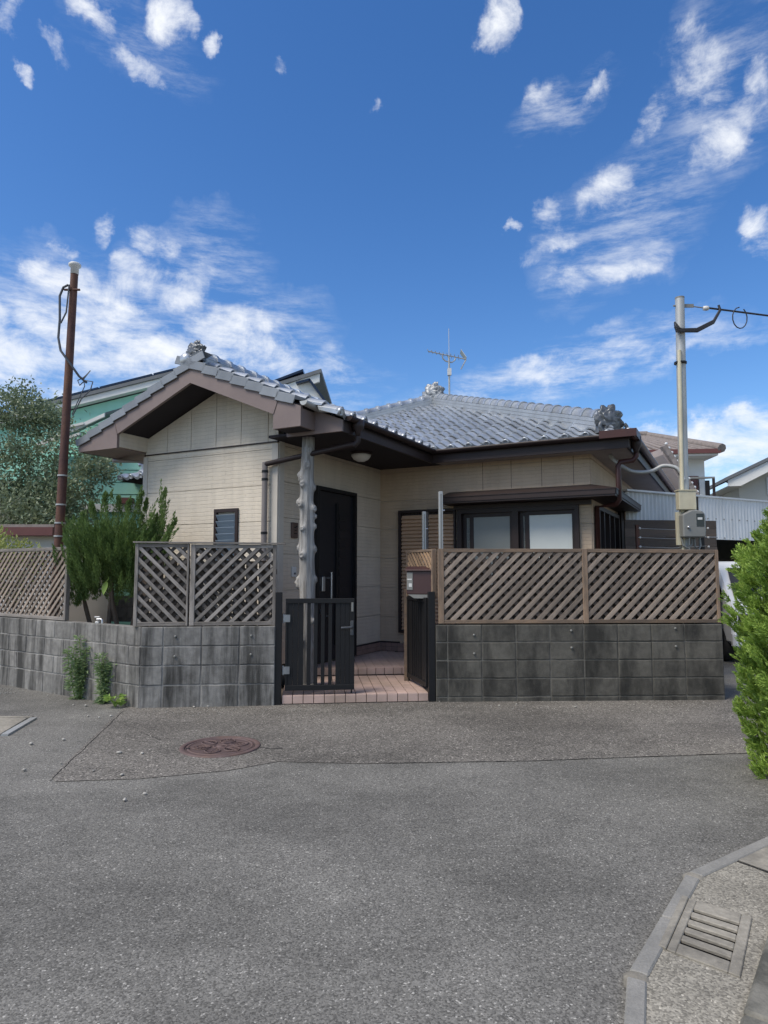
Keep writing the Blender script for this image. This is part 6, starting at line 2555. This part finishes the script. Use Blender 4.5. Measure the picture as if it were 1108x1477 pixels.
def spray(base, axis, ln, r, nleaf):
    """flame-shaped twig: scale leaves spiralling out, pointing along the axis"""
    base, axis = np.array(base), np.array(axis) / np.linalg.norm(axis)
    t = rng.random(nleaf) ** .85
    ax2 = np.cross(axis, [0.3, 0.5, 0.8])
    ax2 /= np.linalg.norm(ax2)
    ax3 = np.cross(axis, ax2)
    ang = rng.random(nleaf) * 2 * np.pi
    rad = r * np.sin(np.pi * np.clip(t * .92 + .08, 0, 1)) ** .7 * (1 - t * .55) * np.sqrt(rng.random(nleaf))
    off = ax2 * (np.cos(ang) * rad)[:, None] + ax3 * (np.sin(ang) * rad)[:, None]
    p = base + axis * (t * ln)[:, None] + off
    d = axis * 1.3 + off / (r + 1e-6) * 1.0 + rng.normal(size=(nleaf, 3)) * .22
    P.append(p)
    D.append(d)
    LN.append(np.full(nleaf, .038) * (.7 + .6 * rng.random(nleaf)))
    WD.append(np.full(nleaf, .011))


for k_ in range(420):
    u_ = unit(1)[0]
    c_ = np.array([u_[0] * .62, u_[1] * .45, 1.48 + u_[2] * .50])
    c_ *= np.array([1, 1, 1])
    sc_ = rng.random() ** .4
    c_ = np.array([0, 0, 1.5]) + (c_ - np.array([0, 0, 1.5])) * sc_
    out = np.array([u_[0] * .55, u_[1] * .55 - .1, 1.0 + .25 * rng.random()])
    spray(c_, out, rng.uniform(.20, .36), rng.uniform(.035, .065), 150)
# long leading shoots
for (u_, v_, u2, v2, yy) in ((232, 775, 241, 694, 0), (226, 790, 235, 720, .1), (236, 790, 257, 742, 0), (225, 800, 250, 756, -.1), (150, 745, 153, 706, 0), (172, 745, 171, 712, .1), (192, 750, 208, 704, 0), (200, 770, 214, 712, .1), (135, 750, 132, 722, 0), (110, 790, 103, 750, 0), (215, 790, 228, 735, .05), (184, 745, 188, 718, 0), (122, 770, 118, 735, 0), (208, 800, 222, 745, -.1)):
    a_ = np.array(py(u_, v_, 8.35 + yy)) - np.array([jp0.x, 8.35, 0])
    b_ = np.array(py(u2, v2, 8.35 + yy)) - np.array([jp0.x, 8.35, 0])
    ln_ = np.linalg.norm(b_ - a_)
    ax_ = (b_ - a_) / ln_
    for j_ in range(5):
        t0_ = j_ * .17
        w_ = rng.normal(size=3) * .18
        spray(a_ + ax_ * ln_ * t0_, ax_ + w_ * (1 - j_ / 5), ln_ * (1 - t0_) * (1 if j_ == 0 else .55), .05 - .006 * j_, 130)
# lower left lighter tuft
for k_ in range(16):
    c_ = np.array(py(rng.uniform(98, 124), rng.uniform(835, 880), 8.2)) - np.array([jp0.x, 8.35, 0])
    spray(c_, np.array([rng.normal() * .3, -.3, 1]), .16, .05, 100)
leaves('foliage', M_JUNIPER, np.concatenate(P), np.concatenate(D), np.concatenate(LN), np.concatenate(WD), ju)
for (x0_, x1_) in ((-.22, -.35), (.08, .0), (.20, .33), (-.05, -.02)):
    f = MB()
    f.tube(smooth_path([Vector((x0_, 0, 0)), Vector((x0_ * 1.1, .02, .6)), Vector((x1_, -.02, 1.1)), Vector((x1_ * 1.3, 0, 1.7))], 5), [.035] * 5 + [.028] * 5 + [.02] * 6, 7)
    f.build('stem', M_BARK_DK, ju)
# one big pale leaf caught on it
lf0 = py(150, 838, 7.86)
lm = MB()
vs, fs = [], []
for i in range(9):
    t_ = i / 8
    w_ = .045 * math.sin(math.pi * t_ ** .8) + .001
    bx = .05 * (1 - t_) ** 2
    for s_ in (-1, 0, 1):
        vs.append((bx + s_ * w_, -.012 * abs(s_) + .01 * math.sin(3 * t_), -t_ * .21))
for i in range(8):
    for s_ in (0, 1):
        fs.append((i * 3 + s_, i * 3 + s_ + 1, i * 3 + s_ + 4, i * 3 + s_ + 3))
lm.add(vs, fs, True)
lm.tube([(.05, 0, 0), (.075, 0, .03), (.07, 0, .06)], .004, 5)
o = lm.build('hanging_leaf', M_SPROUT)
prop(o, 'single large pale green leaf hanging against the juniper', 'leaf')
o.location = lf0
o.scale = (.72, .72, .8)

# --- bright conifer hedge on the right
hx, hy = 3.42, 4.72
he_ = thing('conifer_hedge', 'bright green clipped conifer bush at the right edge of the road', 'shrub', (hx, hy, 0))
P, D = [], []
HN = 3600


def hedge_r(z):
    """radius of the clipped column at height z"""
    t_ = (z - .02) / 2.20
    if t_ < 0 or t_ > 1:
        return 0.02
    return .80 * min(1.0, (.86 + .14 * min(1, t_ / .3)) if t_ < .3 else 1.0) * (1 - max(0, (t_ - .55) / .45) ** 2.2 * .62)


for k_ in range(HN):
    z_ = rng.uniform(.06, 2.18)
    a_ = rng.random() * 2 * np.pi
    lump = 1 + .09 * math.sin(a_ * 5 + z_ * 5) + .08 * math.sin(a_ * 9 - z_ * 9) + .05 * math.sin(z_ * 17 + a_ * 2)
    r_ = hedge_r(z_) * min(lump, 1.10) * (1 - .22 * rng.random() ** 2)
    c_ = np.array([math.cos(a_) * r_, math.sin(a_) * r_, z_ - .10])
    outw = np.array([math.cos(a_), math.sin(a_), 0])
    ax_ = outw * .75 + np.array([0, 0, 1.0]) + rng.normal(size=3) * .25
    ax_ /= np.linalg.norm(ax_)
    # a fan: several branchlets in one vertical plane
    sd = np.cross(ax_, outw) + rng.normal(size=3) * .4
    sd /= np.linalg.norm(sd)
    for j_ in range(7):
        off_ = (j_ - 3) / 3
        st_ = c_ + ax_ * .02 * j_ * 0
        dr_ = ax_ + sd * off_ * .75
        dr_ /= np.linalg.norm(dr_)
        nl = 9
        for q_ in range(nl):
            s_ = q_ / nl
            P.append(st_ + dr_ * s_ * .085)
            D.append(dr_ + sd * (.8 if q_ % 2 else -.8) * (1 - .4 * s_) + rng.normal(size=3) * .15)
P, D = np.array(P), np.array(D)
leaves('foliage', M_HEDGE, P, D, .030 * (.7 + .6 * rng.random(len(P))), .010, he_)
core = MB()
core.lathe([(.05, .05), (hedge_r(.3) * .7, .3), (hedge_r(.8) * .78, .8), (hedge_r(1.3) * .78, 1.3), (hedge_r(1.75) * .72, 1.75), (.1, 2.05)], 16)
core.build('inner_shade_core', material('hedge_core_shade', (.03, .05, .014), .95, var=.35, scale=20, bump=.6, bscale=30), he_)  # dark solid inside the leaves, coloured for the shade between them
f = MB()
for k_ in range(5):
    a_ = k_ * 1.25
    f.tube([Vector((math.cos(a_) * .05, math.sin(a_) * .05, -.05)), Vector((math.cos(a_) * .2, math.sin(a_) * .2, .5))], [.03, .02], 7)
f.build('stem', M_BARK_DK, he_)

# --- broadleaf tree behind the long lattice
ty = 13.2
tb = py(8, 800, ty)
tr = thing('broadleaf_tree', 'grey green broadleaf tree with pale branches behind the rusty pole', 'tree', (tb.x, ty, 0))
tips = []


def branch(f, p, d, ln, r, depth):
    p, d = Vector(p), Vector(d).normalized()
    n_ = 5
    pts_, rs_ = [p], [r]
    for i in range(n_):
        d = (d + Vector(rng.normal(size=3)) * .13 + Vector((0, 0, .04))).normalized()
        p = p + d * ln / n_
        pts_.append(p)
        rs_.append(r * (1 - .55 * (i + 1) / n_))
    f.tube(pts_, rs_, 7 if depth < 2 else 5)
    if depth >= 3:
        tips.append((np.array(pts_[-1]), np.array(d)))
        tips.append((np.array(pts_[2]), np.array(d)))
        return
    for k_ in range(4 if depth < 2 else 4):
        t_ = rng.uniform(.45, 1.0)
        i_ = min(n_, int(t_ * n_))
        nd = (d + Vector(unit(1)[0]) * .95).normalized()
        if nd.z < -.25:
            nd.z = abs(nd.z) * .3
        branch(f, pts_[i_], nd, ln * rng.uniform(.55, .75), rs_[i_] * .62, depth + 1)


f = MB()
for (dx, dy, ln, r) in ((.05, 0, 1.6, .10), (.55, -.1, 1.5, .07), (-.5, .1, 1.6, .08), (.75, -.2, 1.4, .055), (-.15, -.3, 1.7, .07)):
    branch(f, (dx * .3, dy, .3), (dx * .8, dy, 1.0), ln, r, 0)
f.tube([(0, 0, -.05), (.0, 0, .35), (.03, 0, .8)], [.16, .14, .10], 10)
f.build('trunk', M_BARK, tr)
P, D = [], []
top_c = np.array([0.1, 0, 2.9])
for (p_, d_) in tips:
    q_ = (p_ - top_c) / np.array([2.0, 1.5, 1.85])
    if np.dot(q_, q_) > 1.0:
        continue
    nlf = 80
    for j_ in range(nlf):
        pp = p_ + rng.normal(size=3) * .16 + d_ * rng.uniform(-.1, .25)
        P.append(pp)
        D.append(d_ * .5 + rng.normal(size=3) * .7 + np.array([0, 0, -.15]))
# filler clusters where the photograph shows foliage
for (u_, v_, r_, n_) in ((125, 690, .40, 620), (110, 720, .35, 450), (60, 640, .55, 900), (30, 600, .40, 600), (22, 575, .25, 260), (80, 600, .30, 300), (48, 580, .22, 160), (20, 680, .6, 900), (75, 700, .45, 700), (90, 660, .42, 600), (-40, 640, .8, 1200), (-90, 680, .8, 1000), (28, 716, .32, 450), (130, 665, .25, 250), (66, 615, .25, 260), (-10, 600, .35, 360), (-40, 715, .5, 600)):
    c_ = np.array(py(u_, v_, ty + rng.uniform(-.5, .3))) - np.array([tb.x, ty, 0])
    sub = c_ + rng.normal(size=(max(6, n_ // 45), 3)) * r_ * .62
    for j_ in range(int(n_ * 1.5)):
        s_ = sub[rng.integers(len(sub))]
        P.append(s_ + rng.normal(size=3) * .11)
        D.append(rng.normal(size=3) + np.array([0, 0, -.1]))
P, D = np.array(P), np.array(D)
leaves('crown', M_TREE, P, D, .092 * (.6 + .7 * rng.random(len(P))), .040, tr)

# --- yellow-green hedge behind the lattice
yh = py(10, 785, 9.9)
t = thing('yellow_hedge', 'yellow green leafy hedge above the long lattice', 'shrub', (yh.x, 9.9, 0))
P, D = [], []
for k_ in range(3200):
    u_ = unit(1)[0] * (rng.random() ** .35)
    P.append([u_[0] * .95 - .35, u_[1] * .4, 1.52 + u_[2] * .55 + .06 * math.sin(u_[0] * 9)])
    D.append(u_ + rng.normal(size=3) * .6 + np.array([0, 0, .4]))
leaves('foliage', M_YELLOW, P, D, .07 * (.6 + .7 * rng.random(3200)), .035, t)
f = MB()
for k_ in range(6):
    x_ = -1.0 + k_ * .28
    f.tube([(x_, 0, -.05), (x_ + .05, .03, .6), (x_ - .03, 0, 1.4)], [.02, .016, .008], 6)
f.build('stem', M_BARK_DK, t)

# --- weeds at the foot of the walls


def tall_weed(u, v, hgt, label, spread, nb):
    b = pz(u, v)
    b = b + Vector((0, .0, 0))
    t = thing('tall_weed', label, 'weed', (b.x, b.y, 0))
    P, D, LN = [], [], []
    f = MB()
    for s_ in range(nb):
        x_ = random.uniform(-spread, spread)
        top = hgt * (1 - .35 * s_ / max(1, nb)) * random.uniform(.85, 1.0)
        lean = random.uniform(-.05, .09)
        stem = smooth_path([Vector((x_ * .4, random.uniform(-.02, .02), 0)), Vector((x_ * .7, -.02, top * .35)), Vector((x_ + lean * .5, -.03, top * .7)), Vector((x_ + lean, -.05, top))], 6)
        f.tube(stem, .004, 5)
        for i in range(130):
            tt = random.random() ** .8
            p_ = stem[min(len(stem) - 1, int(tt * len(stem)))]
            a_ = random.uniform(0, 2 * math.pi)
            P.append([p_.x + math.cos(a_) * .01, p_.y + math.sin(a_) * .01, p_.z + random.uniform(-.015, .015)])
            D.append([math.cos(a_), math.sin(a_), random.uniform(-.55, .35) if tt < .85 else random.uniform(.0, .6)])
            LN.append(random.uniform(.06, .105) * (1.1 - .35 * tt))
    f.build('stems', M_SPROUT, t)
    leaves('leaves', M_WEED, P, D, np.array(LN), .018, t)


tall_weed(113, 1008, .70, 'taller of the two leafy weeds growing against the long left wall', .12, 7)
tall_weed(151, 1014, .56, 'shorter of the two leafy weeds growing against the long left wall', .09, 5)


def sprout(u, v, label, n, ln, z0=.0, hz=.10):
    b = pz(u, v)
    t = thing('sprout', label, 'weed', (b.x, b.y, 0))
    P, D = [], []
    f = MB()
    for k_ in range(n):
        a_ = k_ * 2.4 + random.random()
        h_ = hz * random.uniform(.3, 1.0)
        q_ = Vector((math.cos(a_) * .05, math.sin(a_) * .03 - .02, h_))
        f.tube([(0, 0, 0), q_ * .6 + Vector((0, 0, .01)), q_], .003, 4)
        for j_ in range(3):
            P.append(list(q_))
            aa_ = a_ + (j_ - 1) * .9
            D.append([math.cos(aa_), math.sin(aa_) - .2, random.uniform(-.1, .5)])
    f.build('stems', M_SPROUT, t)
    leaves('leaves', M_SPROUT, P, D, ln, ln * .5, t)


sprout(166, 1020, 'bright low sprout beside the two tall weeds', 12, .085, hz=.12)
sprout(637, 1008, 'bright green sprout at the foot of the gate post', 13, .075, hz=.14)


def grass_tuft(u, v, label, n, ln):
    b = pz(u, v)
    P = [[random.uniform(-.02, .02), random.uniform(-.01, .01), 0] for _ in range(n)]
    D = [[random.gauss(0, .55), random.gauss(-.1, .3), 1] for _ in range(n)]
    o = leaves('grass_tuft', M_WEED, P, D, ln * (.6 + .6 * rng.random(n)), .008)
    o.location = (b.x, b.y, 0)
    prop(o, label, 'grass')


grass_tuft(860, 1010, 'small grass tuft at the foot of the dark mossy wall', 14, .09)
